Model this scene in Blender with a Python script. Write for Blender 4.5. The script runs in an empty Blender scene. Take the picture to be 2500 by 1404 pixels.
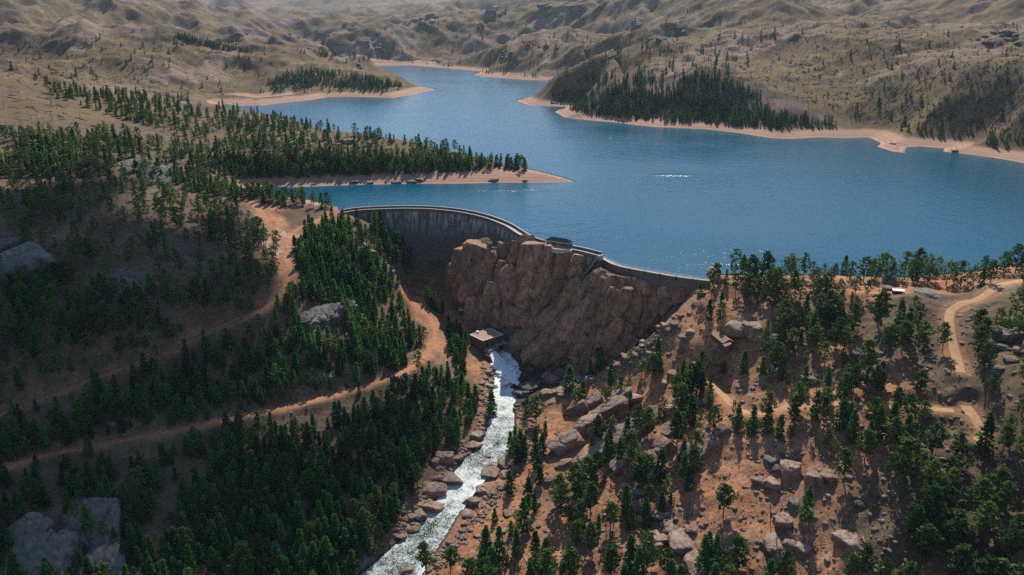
import bpy, math, random
import numpy as np
from mathutils import Vector, Matrix, geometry

SC = bpy.context.scene
COL = SC.collection
R = math.radians
rng = np.random.default_rng(7)
random.seed(7)

# ------------------------------------------------------------------ camera, light, exposure
CAM_H, F_PX, PITCH = 150.0, 1925.0, R(19.03)
cam_d = bpy.data.cameras.new("camera")
cam_d.sensor_width = 36.0
cam_d.lens = 36.0 * F_PX / 2500.0
cam_d.clip_start, cam_d.clip_end = 1.0, 40000.0
cam = bpy.data.objects.new("camera", cam_d)
cam.location = (0, 0, CAM_H)
cam.rotation_euler = (math.pi / 2 - PITCH, 0, 0)
COL.objects.link(cam)
SC.camera = cam

SUN_EL, SUN_AZ = R(44), R(10)          # azimuth measured from +Y towards +X
w = bpy.data.worlds.new("World"); SC.world = w; w.use_nodes = True
nt = w.node_tree
sky = nt.nodes.new("ShaderNodeTexSky"); sky.sky_type = 'NISHITA'; sky.sun_disc = False
sky.sun_elevation = SUN_EL; sky.sun_rotation = SUN_AZ; sky.altitude = 2000
sky.air_density = 1.0; sky.dust_density = 1.6; sky.ozone_density = 2.0
nt.links.new(sky.outputs[0], nt.nodes["Background"].inputs[0])
nt.nodes["Background"].inputs[1].default_value = 0.10
sun_d = bpy.data.lights.new("sun", 'SUN'); sun_d.energy = 4.0; sun_d.angle = R(0.5); sun_d.color = (1, .93, .82)
sun = bpy.data.objects.new("sun", sun_d); COL.objects.link(sun)
sv = Vector((math.sin(SUN_AZ) * math.cos(SUN_EL), math.cos(SUN_AZ) * math.cos(SUN_EL), math.sin(SUN_EL)))
sun.rotation_euler = sv.to_track_quat('Z', 'Y').to_euler()
sun.location = sv * 3000
SC.view_settings.view_transform = 'Standard'; SC.view_settings.look = 'None'
SC.view_settings.exposure = 0.7; SC.view_settings.gamma = 1.0
SC.cycles.max_bounces = 6; SC.cycles.diffuse_bounces = 2; SC.cycles.glossy_bounces = 2
SC.cycles.transmission_bounces = 2; SC.cycles.volume_bounces = 0; SC.cycles.transparent_max_bounces = 6
SC.cycles.use_denoising = False
SC.cycles.sample_clamp_indirect = 4.0

# ------------------------------------------------------------------ helpers
def smooth(a, b, x):
    t = np.clip((x - a) / (b - a), 0, 1)
    return t * t * (3 - 2 * t)

def _h(i, j, s):
    v = np.sin(i * 127.1 + j * 311.7 + s * 74.7) * 43758.5453
    return v - np.floor(v)

def vnoise(x, y, s=0):
    i, j = np.floor(x), np.floor(y)
    u, v = x - i, y - j
    u = u * u * u * (u * (u * 6 - 15) + 10); v = v * v * v * (v * (v * 6 - 15) + 10)
    a = _h(i, j, s); b = _h(i + 1, j, s); c = _h(i, j + 1, s); d = _h(i + 1, j + 1, s)
    return (a + (b - a) * u) * (1 - v) + (c + (d - c) * u) * v

def fbm(x, y, wl, octv=4, s=0, gain=.5):
    t = 0; a = 1.; n = 0
    for k in range(octv):
        c, sn = math.cos(k * 1.1), math.sin(k * 1.1)
        t = t + a * (vnoise((x * c - y * sn) / wl + 17.3 * k, (x * sn + y * c) / wl - 9.1 * k, s + k) * 2 - 1)
        n += a; a *= gain; wl *= .5
    return t / n

def ridged(x, y, wl, octv=3, s=0):
    t = 0; a = 1.; n = 0
    for k in range(octv):
        c, sn = math.cos(k * 1.3 + .4), math.sin(k * 1.3 + .4)
        v = 1 - np.abs(vnoise((x * c - y * sn) / wl + 7.7 * k, (x * sn + y * c) / wl + 3.3 * k, s + k) * 2 - 1)
        t = t + a * v * v; n += a; a *= .5; wl *= .5
    return t / n

def gnoise(x, y, s=0):
    i, j = np.floor(x), np.floor(y); fx, fy = x - i, y - j
    u = fx * fx * fx * (fx * (fx * 6 - 15) + 10); v = fy * fy * fy * (fy * (fy * 6 - 15) + 10)
    def g(a, b):
        t = _h(i + a, j + b, s) * 6.2831853
        return np.cos(t) * (fx - a) + np.sin(t) * (fy - b)
    a, b, c, d = g(0, 0), g(1, 0), g(0, 1), g(1, 1)
    return ((a + (b - a) * u) * (1 - v) + (c + (d - c) * u) * v) * 1.5
def ridge_mf(x, y, wl, octv=6, s=0, gain=2.0):
    """ridged multifractal: sharp crests, gullied flanks, smooth valley floors"""
    t = 0; w_ = 1.; a = 1.
    for k in range(octv):
        c, sn = math.cos(k * .9 + .3), math.sin(k * .9 + .3)
        n = (1 - np.abs(gnoise((x * c - y * sn) / wl + 5.7 * k, (x * sn + y * c) / wl + 1.3 * k, s + k))) ** 2
        n = n * w_; w_ = np.clip(n * gain, 0, 1); t = t + n * a; a *= .5; wl *= .5
    return t / 1.6
def voro(x, y, wl, s=0):
    x = x / wl; y = y / wl
    i, j = np.floor(x), np.floor(y)
    d1 = np.full(x.shape, 9.); d2 = np.full(x.shape, 9.); cid = np.zeros(x.shape)
    for a in (-1, 0, 1):
        for b in (-1, 0, 1):
            px = i + a + _h(i + a, j + b, s); py = j + b + _h(i + a, j + b, s + 5)
            d = (px - x) ** 2 + (py - y) ** 2
            c = _h(i + a, j + b, s + 9)
            n = d < d1
            d2 = np.where(n, d1, np.minimum(d2, d)); cid = np.where(n, c, cid); d1 = np.where(n, d, d1)
    return np.sqrt(d1), np.sqrt(d2), cid

CP, SP = math.cos(PITCH), math.sin(PITCH)
def ray(px, py):
    u = (px - 1250) / F_PX; v = (702 - py) / F_PX
    return np.array([u, CP + v * SP, -SP + v * CP])
def at_z(px, py, z):
    d = ray(px, py); t = (z - CAM_H) / d[2]
    return np.array([d[0] * t, d[1] * t, z])
def at_d(px, py, dist):
    d = ray(px, py); t = dist / math.hypot(d[0], d[1])
    return np.array([d[0] * t, d[1] * t, CAM_H + d[2] * t])
def project(x, y, z):
    dz = z - CAM_H
    zc = y * CP - dz * SP
    yc = y * SP + dz * CP
    return 1250 + F_PX * x / zc, 702 - F_PX * yc / zc, zc

def inside(poly, x, y):
    r = np.zeros(x.shape, bool); n = len(poly)
    for k in range(n):
        x0, y0 = poly[k][:2]; x1, y1 = poly[(k + 1) % n][:2]
        if y0 == y1: continue
        c = ((y0 > y) != (y1 > y)) & (x < (x1 - x0) * (y - y0) / (y1 - y0) + x0)
        r ^= c
    return r

def seg_dist(pts, x, y, closed=False, skip=(), val=None):
    """distance to a polyline; with val also the value interpolated along it"""
    best = np.full(x.shape, 1e18); bv = np.zeros(x.shape); n = len(pts)
    for k in range(n if closed else n - 1):
        if k in skip: continue
        x0, y0 = pts[k][:2]; x1, y1 = pts[(k + 1) % n][:2]
        dx, dy = x1 - x0, y1 - y0; L = dx * dx + dy * dy + 1e-9
        t = np.clip(((x - x0) * dx + (y - y0) * dy) / L, 0, 1)
        d = (x - x0 - t * dx) ** 2 + (y - y0 - t * dy) ** 2
        m = d < best
        best = np.where(m, d, best)
        if val is not None:
            bv = np.where(m, val[k] + t * (val[(k + 1) % n] - val[k]), bv)
    best = np.sqrt(best)
    return (best, bv) if val is not None else best

def resample(pts, step):
    p = np.array(pts, float)
    # Catmull-Rom through the points, then even spacing
    q = np.vstack([2 * p[0] - p[1], p, 2 * p[-1] - p[-2]])
    out = []
    for k in range(1, len(q) - 2):
        for t in np.linspace(0, 1, 24, endpoint=False):
            a, b, c, d = q[k - 1], q[k], q[k + 1], q[k + 2]
            out.append(.5 * (2 * b + (c - a) * t + (2 * a - 5 * b + 4 * c - d) * t * t + (3 * b - a - 3 * c + d) * t ** 3))
    out.append(p[-1]); out = np.array(out)
    s = np.r_[0, np.cumsum(np.linalg.norm(np.diff(out[:, :2], axis=0), axis=1))]
    n = max(2, int(round(s[-1] / step)) + 1)
    g = np.linspace(0, s[-1], n)
    return np.stack([np.interp(g, s, out[:, k]) for k in range(p.shape[1])], 1)

def mesh_np(name, V, F, mats=(), smooth_=True, midx=None, attrs=None, uv=None):
    """V (n,3); F list of arrays of faces with equal corner counts"""
    if not isinstance(F, (list, tuple)): F = [F]
    F = [f for f in F if len(f)]
    me = bpy.data.meshes.new(name)
    me.vertices.add(len(V)); me.vertices.foreach_set("co", np.asarray(V, np.float32).ravel())
    idx = np.concatenate([f.ravel() for f in F]).astype(np.int32)
    tot = np.concatenate([np.full(len(f), f.shape[1]) for f in F]).astype(np.int32)
    st = np.r_[0, np.cumsum(tot)[:-1]].astype(np.int32)
    me.loops.add(len(idx)); me.loops.foreach_set("vertex_index", idx)
    me.polygons.add(len(tot)); me.polygons.foreach_set("loop_start", st); me.polygons.foreach_set("loop_total", tot)
    for m in mats: me.materials.append(m)
    if midx is not None: me.polygons.foreach_set("material_index", np.asarray(midx, np.int32))
    me.polygons.foreach_set("use_smooth", np.full(len(tot), smooth_))
    for k, a in (attrs or {}).items():
        at = me.attributes.new(k, 'FLOAT', 'POINT'); at.data.foreach_set("value", np.asarray(a, np.float32))
    if uv is not None:
        l = me.uv_layers.new(name="uv"); l.data.foreach_set("uv", np.asarray(uv, np.float32)[idx].ravel())
    me.update(calc_edges=True); me.validate()
    return me

def link(name, data, parent=None, label=None, cat=None, group=None, kind=None, loc=None):
    o = bpy.data.objects.new(name, data); COL.objects.link(o)
    if parent is not None: o.parent = parent
    if loc is not None: o.location = loc
    tag(o, label, cat, group, kind)
    return o
def tag(o, label=None, cat=None, group=None, kind=None):
    if label: o["label"] = label
    if cat: o["category"] = cat
    if group: o["group"] = group
    if kind: o["kind"] = kind

class MB:
    """collects boxes and prisms as one mesh"""
    def __init__(s): s.v = []; s.q = []; s.t = []
    def poly(s, pts, faces):
        b = len(s.v); s.v += [tuple(p) for p in pts]
        for f in faces: (s.q if len(f) == 4 else s.t).append([b + i for i in f])
    def box(s, c, sx, sy, sz, ax=(1, 0), tilt=None):
        ux, uy = ax; P = []
        for dz in (-.5, .5):
            for (a, b) in ((-.5, -.5), (.5, -.5), (.5, .5), (-.5, .5)):
                P.append((c[0] + ux * a * sx - uy * b * sy, c[1] + uy * a * sx + ux * b * sy, c[2] + dz * sz))
        s.poly(P, [(3, 2, 1, 0), (4, 5, 6, 7), (0, 1, 5, 4), (1, 2, 6, 5), (2, 3, 7, 6), (3, 0, 4, 7)])
    def tube(s, pts, rad, n=6):
        pts = [np.array(p, float) for p in pts]; b = len(s.v)
        for k, p in enumerate(pts):
            d = pts[min(k + 1, len(pts) - 1)] - pts[max(k - 1, 0)]; d /= np.linalg.norm(d) + 1e-9
            a = np.cross(d, (0, 0, 1.)) if abs(d[2]) < .9 else np.cross(d, (1., 0, 0)); a /= np.linalg.norm(a); c = np.cross(d, a)
            r = rad[k] if hasattr(rad, '__len__') else rad
            for i in range(n):
                t = 2 * math.pi * i / n; s.v.append(tuple(p + r * (math.cos(t) * a + math.sin(t) * c)))
        for k in range(len(pts) - 1):
            for i in range(n):
                j = (i + 1) % n
                s.q.append([b + k * n + i, b + k * n + j, b + k * n + n + j, b + k * n + n + i])
    def sweep(s, line, prof):
        """line: list of (point2d, normal2d); prof: list of (offset, z) closed loop"""
        b = len(s.v); n = len(prof)
        for (p, nn, zz) in line:
            for (o, z) in prof: s.v.append((p[0] + nn[0] * o, p[1] + nn[1] * o, zz + z))
        for k in range(len(line) - 1):
            for i in range(n):
                j = (i + 1) % n
                s.q.append([b + k * n + i, b + k * n + j, b + k * n + n + j, b + k * n + n + i])
        for e in (0, len(line) - 1):
            if n == 4: s.q.append([b + e * n + i for i in range(4)])
    def build(s, name, mat, parent=None, sm=False):
        me = mesh_np(name, np.array(s.v), [np.array(s.q, int).reshape(-1, 4), np.array(s.t, int).reshape(-1, 3)], [mat], sm)
        return link(name, me, parent)
def empty(name, loc, rz=0, **k):
    o = link(name, None, **k); o.location = loc; o.rotation_euler = (0, 0, rz); o.empty_display_size = .5
    return o

# ------------------------------------------------------------------ materials
def mat(name):
    m = bpy.data.materials.new(name); m.use_nodes = True
    t = m.node_tree; b = t.nodes["Principled BSDF"]
    b.inputs["Roughness"].default_value = .9
    b.inputs["Specular IOR Level"].default_value = .25
    return m, t, b
class N:
    def __init__(s, t): s.t = t
    def new(s, ty, **k):
        n = s.t.nodes.new(ty)
        for a, v in k.items(): setattr(n, a, v)
        return n
    def put(s, sock, v):
        if isinstance(v, bpy.types.NodeSocket): s.t.links.new(v, sock)
        elif v is not None: sock.default_value = v
    def coord(s, scale=(1, 1, 1), which="Object", rot=(0, 0, 0)):
        c = s.new("ShaderNodeTexCoord"); m = s.new("ShaderNodeMapping")
        m.inputs["Scale"].default_value = scale; m.inputs["Rotation"].default_value = rot
        if which == "World":
            g = s.new("ShaderNodeNewGeometry"); s.t.links.new(g.outputs["Position"], m.inputs[0])
        else: s.t.links.new(c.outputs[which], m.inputs[0])
        return m.outputs[0]
    def noise(s, co, scale, detail=4, rough=.55, dist=0.):
        n = s.new("ShaderNodeTexNoise"); s.put(n.inputs["Vector"], co); n.inputs["Scale"].default_value = scale
        n.inputs["Detail"].default_value = detail; n.inputs["Roughness"].default_value = rough; n.inputs["Distortion"].default_value = dist
        return n.outputs["Fac"]
    def voro(s, co, scale, feature='F1', out="Distance"):
        n = s.new("ShaderNodeTexVoronoi", feature=feature); s.put(n.inputs["Vector"], co); n.inputs["Scale"].default_value = scale
        return n.outputs[out]
    def ramp(s, fac, stops, interp='LINEAR'):
        n = s.new("ShaderNodeValToRGB"); s.put(n.inputs[0], fac); cr = n.color_ramp; cr.interpolation = interp
        while len(cr.elements) < len(stops): cr.elements.new(.5)
        for e, (p, c) in zip(cr.elements, stops):
            e.position = p; e.color = (*c, 1) if hasattr(c, '__len__') else (c, c, c, 1)
        return n.outputs[0]
    def mix(s, fac, a, b, mode='MIX'):
        n = s.new("ShaderNodeMix", data_type='RGBA', blend_type=mode)
        s.put(n.inputs[0], fac)
        for so, v in ((n.inputs[6], a), (n.inputs[7], b)):
            if isinstance(v, (tuple, list)): v = (*v, 1) if len(v) == 3 else v
            s.put(so, v)
        return n.outputs[2]
    def math(s, op, a, b=None, clamp=False):
        n = s.new("ShaderNodeMath", operation=op, use_clamp=clamp); s.put(n.inputs[0], a); s.put(n.inputs[1], b)
        return n.outputs[0]
    def attr(s, name):
        return s.new("ShaderNodeAttribute", attribute_name=name).outputs["Fac"]
    def bump(s, h, strength, dist, nrm=None):
        n = s.new("ShaderNodeBump"); s.put(n.inputs["Height"], h); n.inputs["Strength"].default_value = strength
        n.inputs["Distance"].default_value = dist; s.put(n.inputs["Normal"], nrm)
        return n.outputs[0]

def m_plain(name, c, var=.25, scale=.6, rough=.9, c2=None, bump=0., which="Object", spec=.25):
    m, t, b = mat(name); n = N(t); co = n.coord(which=which)
    f = n.noise(co, scale, 6, .65)
    c2 = c2 or tuple(x * (1 - var) for x in c)
    n.put(b.inputs["Base Color"], n.ramp(f, [(.3, c2), (.7, c)]))
    b.inputs["Roughness"].default_value = rough; b.inputs["Specular IOR Level"].default_value = spec
    if bump: n.put(b.inputs["Normal"], n.bump(f, .6, bump))
    return m

def m_terrain():
    m, t, b = mat("terrain"); n = N(t); co = n.coord(which="World")
    big = n.noise(co, .012, 6, .6); mid = n.noise(co, .06, 5, .65); fine = n.noise(co, .45, 5, .7)
    vfine = n.noise(co, 1.6, 3, .7)
    # pale brown gravel slope with dry grass
    dry = n.ramp(mid, [(.3, (.082, .054, .034)), (.5, (.138, .096, .058)), (.68, (.185, .142, .084))])
    dry = n.mix(n.ramp(fine, [(.42, 0), (.62, .75)]), dry, (.085, .060, .044))
    # scorched far hills: straw and olive grass, bare brown gravel, ash grey logs
    far = n.ramp(big, [(.3, (.085, .053, .023)), (.47, (.155, .101, .038)), (.62, (.215, .154, .054)), (.75, (.108, .094, .040))])
    far = n.mix(n.ramp(mid, [(.38, .0), (.62, .7)]), far, (.125, .085, .06))
    st = n.noise(n.coord((.10, .45, .3), "World", (0, 0, R(28))), 1., 5, .75)
    far = n.mix(n.ramp(st, [(.5, 0), (.64, .75)]), far, (.055, .050, .048))
    mot = n.noise(co, .045, 4, .75)
    far = n.mix(n.ramp(mot, [(.52, 0), (.60, .7)]), far, (.060, .052, .042))
    far = n.mix(n.ramp(n.noise(co, .11, 3, .8), [(.55, 0), (.64, .8)]), far, (.045, .045, .036))
    far = n.mix(n.ramp(n.noise(co, .035, 5, .8), [(.60, 0), (.68, .7)]), far, (.30, .25, .19))
    ground = n.mix(n.attr("far"), dry, far)
    # orange decomposed granite soil
    soil = n.ramp(mid, [(.28, (.23, .092, .042)), (.5, (.39, .172, .078)), (.72, (.50, .255, .13))])
    soil = n.mix(n.ramp(fine, [(.45, 0), (.65, .7)]), soil, (.15, .085, .058))
    sp = n.voro(co, .55)
    soil = n.mix(n.ramp(sp, [(.12, .8), (.22, 0)]), soil, (.42, .33, .26))
    soil = n.mix(n.ramp(n.noise(co, .035, 4, .7), [(.45, 0), (.62, .75)]), soil, n.mix(n.ramp(vfine, [(.4, 0), (.6, 1)]), (.20, .125, .085), (.10, .07, .052)))
    soil = n.mix(n.ramp(n.noise(co, .22, 5, .8), [(.54, 0), (.62, .7)]), soil, (.12, .085, .045))
    soil = n.mix(n.ramp(n.noise(co, .8, 3, .8), [(.58, 0), (.64, .8)]), soil, (.40, .30, .23))
    ground = n.mix(n.attr("soil"), ground, soil)
    # granite
    rk = n.ramp(mid, [(.3, (.13, .095, .075)), (.5, (.24, .165, .125)), (.7, (.33, .24, .185))])
    rk = n.mix(n.ramp(n.noise(n.coord((.5, .5, .06), "World"), 1., 5, .6), [(.5, 0), (.66, .85)]), rk, (.045, .042, .045))
    rk = n.mix(n.ramp(vfine, [(.45, 0), (.7, .4)]), rk, (.09, .07, .06))
    ground = n.mix(n.attr("rock"), ground, rk)
    # bare shore below the high water line, with old waterlines
    pos = n.new("ShaderNodeSeparateXYZ"); g = n.new("ShaderNodeNewGeometry"); t.links.new(g.outputs["Position"], pos.inputs[0])
    wv = n.math('ADD', n.math('MULTIPLY', pos.outputs[2], 1.15), n.math('MULTIPLY', mid, 1.6))
    lines = n.noise(None, 1.0, 3, .6); ln = t.nodes[-1]; ln.noise_dimensions = '1D'
    t.links.new(n.math('MULTIPLY', wv, 1.6), ln.inputs["W"])
    be = n.ramp(lines, [(.36, (.20, .115, .078)), (.5, (.36, .215, .150)), (.66, (.48, .31, .225))])
    be = n.mix(n.ramp(fine, [(.4, 0), (.7, .35)]), be, (.24, .15, .11))
    ground = n.mix(n.attr("beach"), ground, be)
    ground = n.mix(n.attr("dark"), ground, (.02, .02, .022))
    n.put(b.inputs["Base Color"], ground)
    hh = n.math('ADD', n.math('MULTIPLY', fine, .8), n.math('MULTIPLY', vfine, .35))
    n.put(b.inputs["Normal"], n.bump(hh, .8, 1.2))
    b.inputs["Roughness"].default_value = .95; b.inputs["Specular IOR Level"].default_value = .1
    return m

def m_rock(name, cols, stain=.8, lich=(.30, .28, .24)):
    m, t, b = mat(name); n = N(t); co = n.coord(which="World")
    oi = n.new("ShaderNodeObjectInfo")
    f = n.noise(co, .22, 6, .65); f2 = n.noise(co, 1.3, 5, .7)
    c = n.ramp(f, [(.28, cols[0]), (.5, cols[1]), (.74, cols[2])])
    c = n.mix(n.ramp(n.noise(n.coord((.9, .9, .10), "World"), 1., 5, .6), [(.52, 0), (.68, stain)]), c, (.05, .046, .046))
    c = n.mix(n.ramp(f2, [(.5, 0), (.72, .55)]), c, tuple(x * .45 for x in cols[1]))
    wp = n.new("ShaderNodeVectorMath", operation='ADD'); t.links.new(n.coord((1, 1, .3), "World"), wp.inputs[0])
    nz = n.new("ShaderNodeTexNoise"); n.put(nz.inputs["Vector"], co); nz.inputs["Scale"].default_value = .25; sc_ = n.new("ShaderNodeVectorMath", operation='SCALE'); t.links.new(nz.outputs["Color"], sc_.inputs[0]); sc_.inputs["Scale"].default_value = 5.
    t.links.new(sc_.outputs[0], wp.inputs[1])
    cr = n.voro(wp.outputs[0], .10, 'DISTANCE_TO_EDGE')
    crk = n.math('MULTIPLY', n.ramp(cr, [(.0, 1), (.03, .0)]), n.ramp(n.noise(co, .12, 3), [(.42, 0), (.6, 1)]))
    c = n.mix(n.math('MULTIPLY', crk, .8), c, (.03, .026, .024))
    g = n.new("ShaderNodeNewGeometry"); sx = n.new("ShaderNodeSeparateXYZ"); t.links.new(g.outputs["Normal"], sx.inputs[0])
    up = n.math('MULTIPLY', n.ramp(sx.outputs[2], [(.45, 0), (.95, 1)]), n.ramp(n.noise(co, .5, 4), [(.4, 0), (.62, .8)]))
    c = n.mix(n.math('MULTIPLY', up, .8), c, lich)
    hsv = n.new("ShaderNodeHueSaturation"); n.put(hsv.inputs["Color"], c)
    n.put(hsv.inputs["Value"], n.math('ADD', n.math('MULTIPLY', oi.outputs["Random"], .45), .78))
    n.put(b.inputs["Base Color"], hsv.outputs[0])
    n.put(b.inputs["Normal"], n.bump(n.math('SUBTRACT', n.math('ADD', f, n.math('MULTIPLY', f2, .5)), n.math('MULTIPLY', crk, .6)), .9, 1.1))
    return m

def m_needle(name, dark, light, trans=.28):
    m, t, b = mat(name); n = N(t); t.nodes.remove(b)
    oi = n.new("ShaderNodeObjectInfo")
    r = n.math('FRACT', n.math('ADD', oi.outputs["Random"], n.attr("rnd")))
    f = n.noise(n.coord(which="World"), .9, 3, .7)
    k = n.math('ADD', n.math('MULTIPLY', r, .8), n.math('MULTIPLY', f, .4))
    c = n.ramp(k, [(.15, dark), (.6, tuple((a + b_) / 2 for a, b_ in zip(dark, light))), (.95, light)])
    d = n.new("ShaderNodeBsdfDiffuse"); tr = n.new("ShaderNodeBsdfTranslucent"); mx = n.new("ShaderNodeMixShader")
    n.put(d.inputs[0], c); n.put(tr.inputs[0], c); mx.inputs[0].default_value = trans
    t.links.new(d.outputs[0], mx.inputs[1]); t.links.new(tr.outputs[0], mx.inputs[2])
    t.links.new(mx.outputs[0], t.nodes["Material Output"].inputs[0])
    return m

def _zp(px, py):
    u = (px - 1250) / 1925.; v = (702 - py) / 1925.; t = -CAM_H / (-SP + v * CP); return u * t, (CP + v * SP) * t
GUSTS = [(*_zp(1645, 427), 26, 9, 2.2), (*_zp(1790, 640), 70, 70, .5), (*_zp(1250, 464), 60, 12, 1.3), (*_zp(1520, 335), 110, 50, 1.1), (*_zp(1700, 350), 60, 25, .8)]
def m_water():
    m, t, b = mat("lake_water"); n = N(t); co = n.coord(which="World")
    b.inputs["Base Color"].default_value = (.0, .062, .108, 1)
    b.inputs["IOR"].default_value = 1.33; b.inputs["Specular IOR Level"].default_value = .15
    gust = n.noise(n.coord((.0035, .010, 1), "World"), 1., 4, .55, .6)
    n.put(b.inputs["Roughness"], n.ramp(gust, [(.35, .10), (.65, .22)]))
    wv = n.math('ADD', n.noise(n.coord((1, .6, 1), "World"), .55, 3, .6), n.math('MULTIPLY', n.noise(co, .09, 3, .6), 2.5))
    # gusts: patches of steeper ripples
    g = n.new("ShaderNodeNewGeometry"); tot = None
    for (gx_, gy_, rx, ry, k) in GUSTS:
        v1 = n.new("ShaderNodeVectorMath", operation='SUBTRACT'); t.links.new(g.outputs["Position"], v1.inputs[0]); v1.inputs[1].default_value = (gx_, gy_, 0)
        v2 = n.new("ShaderNodeVectorMath", operation='DIVIDE'); t.links.new(v1.outputs[0], v2.inputs[0]); v2.inputs[1].default_value = (rx, ry, 1)
        v3 = n.new("ShaderNodeVectorMath", operation='LENGTH'); t.links.new(v2.outputs[0], v3.inputs[0])
        e = n.math('ADD', v3.outputs["Value"], n.math('MULTIPLY', n.math('SUBTRACT', n.noise(co, .05, 3, .7), .5), 1.2))
        r_ = n.math('MULTIPLY', n.ramp(e, [(.0, 1), (1., 0)]), k)
        tot = r_ if tot is None else n.math('ADD', tot, r_)
    n.put(b.inputs["Normal"], n.bump(n.math('MULTIPLY', wv, n.math('ADD', tot, .85)), .5, .65))
    return m

def m_stream():
    m, t, b = mat("stream_water"); n = N(t); co = n.coord(which="World")
    f = n.noise(co, .9, 5, .7, .8); f2 = n.noise(co, .16, 3, .6)
    k = n.math('ADD', n.math('ADD', f, n.math('MULTIPLY', n.math('SUBTRACT', f2, .5), .5)), n.attr("foam"))
    n.put(b.inputs["Base Color"], n.ramp(k, [(.44, (.012, .030, .032)), (.6, (.10, .13, .122)), (.72, (.46, .50, .48)), (.95, (.82, .84, .82))]))
    n.put(b.inputs["Roughness"], n.ramp(k, [(.5, .12), (.8, .7)]))
    b.inputs["IOR"].default_value = 1.33; b.inputs["Specular IOR Level"].default_value = .5
    n.put(b.inputs["Normal"], n.bump(n.math('ADD', f, n.noise(co, 2.2, 3, .6)), .8, .5))
    return m

def m_masonry(name, c0, c1, stain=True):
    m, t, b = mat(name); n = N(t)
    uv = n.new("ShaderNodeTexCoord").outputs["UV"]
    br = n.new("ShaderNodeTexBrick"); t.links.new(uv, br.inputs["Vector"]); br.inputs["Scale"].default_value = 1.
    br.inputs["Brick Width"].default_value = 2.2; br.inputs["Row Height"].default_value = .8; br.inputs["Mortar Size"].default_value = .09
    br.inputs["Color1"].default_value = (*c0, 1); br.inputs["Color2"].default_value = (*c1, 1); br.inputs["Mortar"].default_value = (*[x * .5 for x in c0], 1)
    c = n.mix(n.ramp(n.noise(n.coord(which="World"), .09, 5, .65), [(.35, 0), (.7, .6)]), br.outputs[0], tuple(x * .55 for x in c0))
    if stain:   # lime bleeding down from the crest
        mp = n.new("ShaderNodeMapping"); t.links.new(uv, mp.inputs[0]); mp.inputs["Scale"].default_value = (.32, .07, 1)
        s = n.noise(mp.outputs[0], 1., 5, .7)
        sx = n.new("ShaderNodeSeparateXYZ"); t.links.new(uv, sx.inputs[0])
        top = n.ramp(n.math('DIVIDE', sx.outputs[1], 22.), [(.02, 0), (.1, 1), (.45, .65), (.95, 0)])
        c = n.mix(n.math('MULTIPLY', n.ramp(s, [(.46, 0), (.62, 1)]), top), c, (.38, .38, .385))
    n.put(b.inputs["Base Color"], c)
    n.put(b.inputs["Normal"], n.bump(br.outputs["Fac"], -.5, .4))
    return m

M = {}
M['terrain'] = m_terrain()
M['rock'] = m_rock("pink_granite", [(.125, .070, .046), (.235, .132, .088), (.36, .22, .155)])
M['grey_rock'] = m_rock("grey_granite", [(.055, .050, .044), (.130, .118, .100), (.26, .235, .20)], .8, (.17, .17, .14))
M['dark_rock'] = m_rock("stained_granite", [(.06, .05, .046), (.10, .085, .075), (.16, .13, .11)], .6, (.16, .15, .13))
M['wet_rock'] = m_rock("wet_granite", [(.016, .016, .018), (.03, .028, .028), (.055, .05, .045)], .5, (.07, .06, .055))
M['wet_rock'].node_tree.nodes["Principled BSDF"].inputs["Roughness"].default_value = .35
M['cliff_rock'] = m_rock("cliff_granite", [(.13, .062, .038), (.31, .160, .094), (.50, .29, .18)], .75, (.34, .24, .17))
M['fir'] = m_needle("fir_needles", (.014, .052, .020), (.080, .185, .045), .40)
M['pine'] = m_needle("pine_needles", (.024, .056, .020), (.105, .160, .046), .40)
M['scrub'] = m_needle('scrub_leaves', (.030, .034, .018), (.13, .105, .050), .2)
M['bark'] = m_plain("pine_bark", (.11, .065, .045), .5, 3.)
M['dead'] = m_plain("dead_wood", (.20, .18, .165), .5, 2.)
M['char'] = m_plain("charred_wood", (.075, .066, .060), .5, 2.)
M['pale_wood'] = m_plain("bleached_wood", (.48, .42, .36), .3, 2.)
M['water'] = m_water()
M['stream'] = m_stream()
M['foam'] = m_plain("white_water", (.84, .86, .86), .18, .8, .6, bump=.6)
M['road'] = m_plain("road_dirt", (.40, .185, .098), .4, .35, .95, (.24, .105, .056), .3, "World")
M['sand_road'] = m_plain("track_dirt", (.42, .27, .145), .4, .35, .95, (.31, .165, .085), .3, "World")
M['dam'] = m_masonry("dam_masonry", (.115, .10, .095), (.16, .135, .12))
M['coping'] = m_plain("coping_stone", (.50, .46, .40), .3, .5)
M['parapet'] = m_plain("parapet_stone", (.13, .10, .085), .4, .8)
M['deck'] = m_plain("crest_gravel", (.50, .43, .35), .25, .3)
M['concrete'] = m_plain("old_concrete", (.30, .255, .215), .4, .4, bump=.1)
M['trim'] = m_plain("pale_trim", (.62, .60, .55), .15, .8)
M['brick'] = m_plain("brown_brick_wall", (.17, .082, .055), .35, .6)
M['gravel_roof'] = m_plain("gravel_roof", (.36, .225, .155), .2, .5)
M['slate'] = m_plain("slate_roof", (.020, .028, .036), .3, .8, .85, spec=.03)
M['buff'] = m_plain("buff_stone_wall", (.16, .12, .09), .35, .9)
M['grey_paint'] = m_plain("grey_door_paint", (.25, .30, .34), .2, 1.)
M['dark_glass'] = m_plain("dark_window_glass", (.02, .024, .03), .3, 1., .15, spec=.5)
M['shingle'] = m_plain("brown_shingle_roof", (.30, .185, .115), .3, 1.2)
M['log'] = m_plain("red_brown_boards", (.15, .062, .040), .4, 1.5)
M['steel'] = m_plain("weathered_steel", (.16, .15, .145), .3, 2., .5)
M['white_metal'] = m_plain("white_metal", (.80, .80, .80), .1, 1., .4)
M['rail'] = m_plain("pale_rail_paint", (.52, .58, .55), .2, 1., .5)

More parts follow.
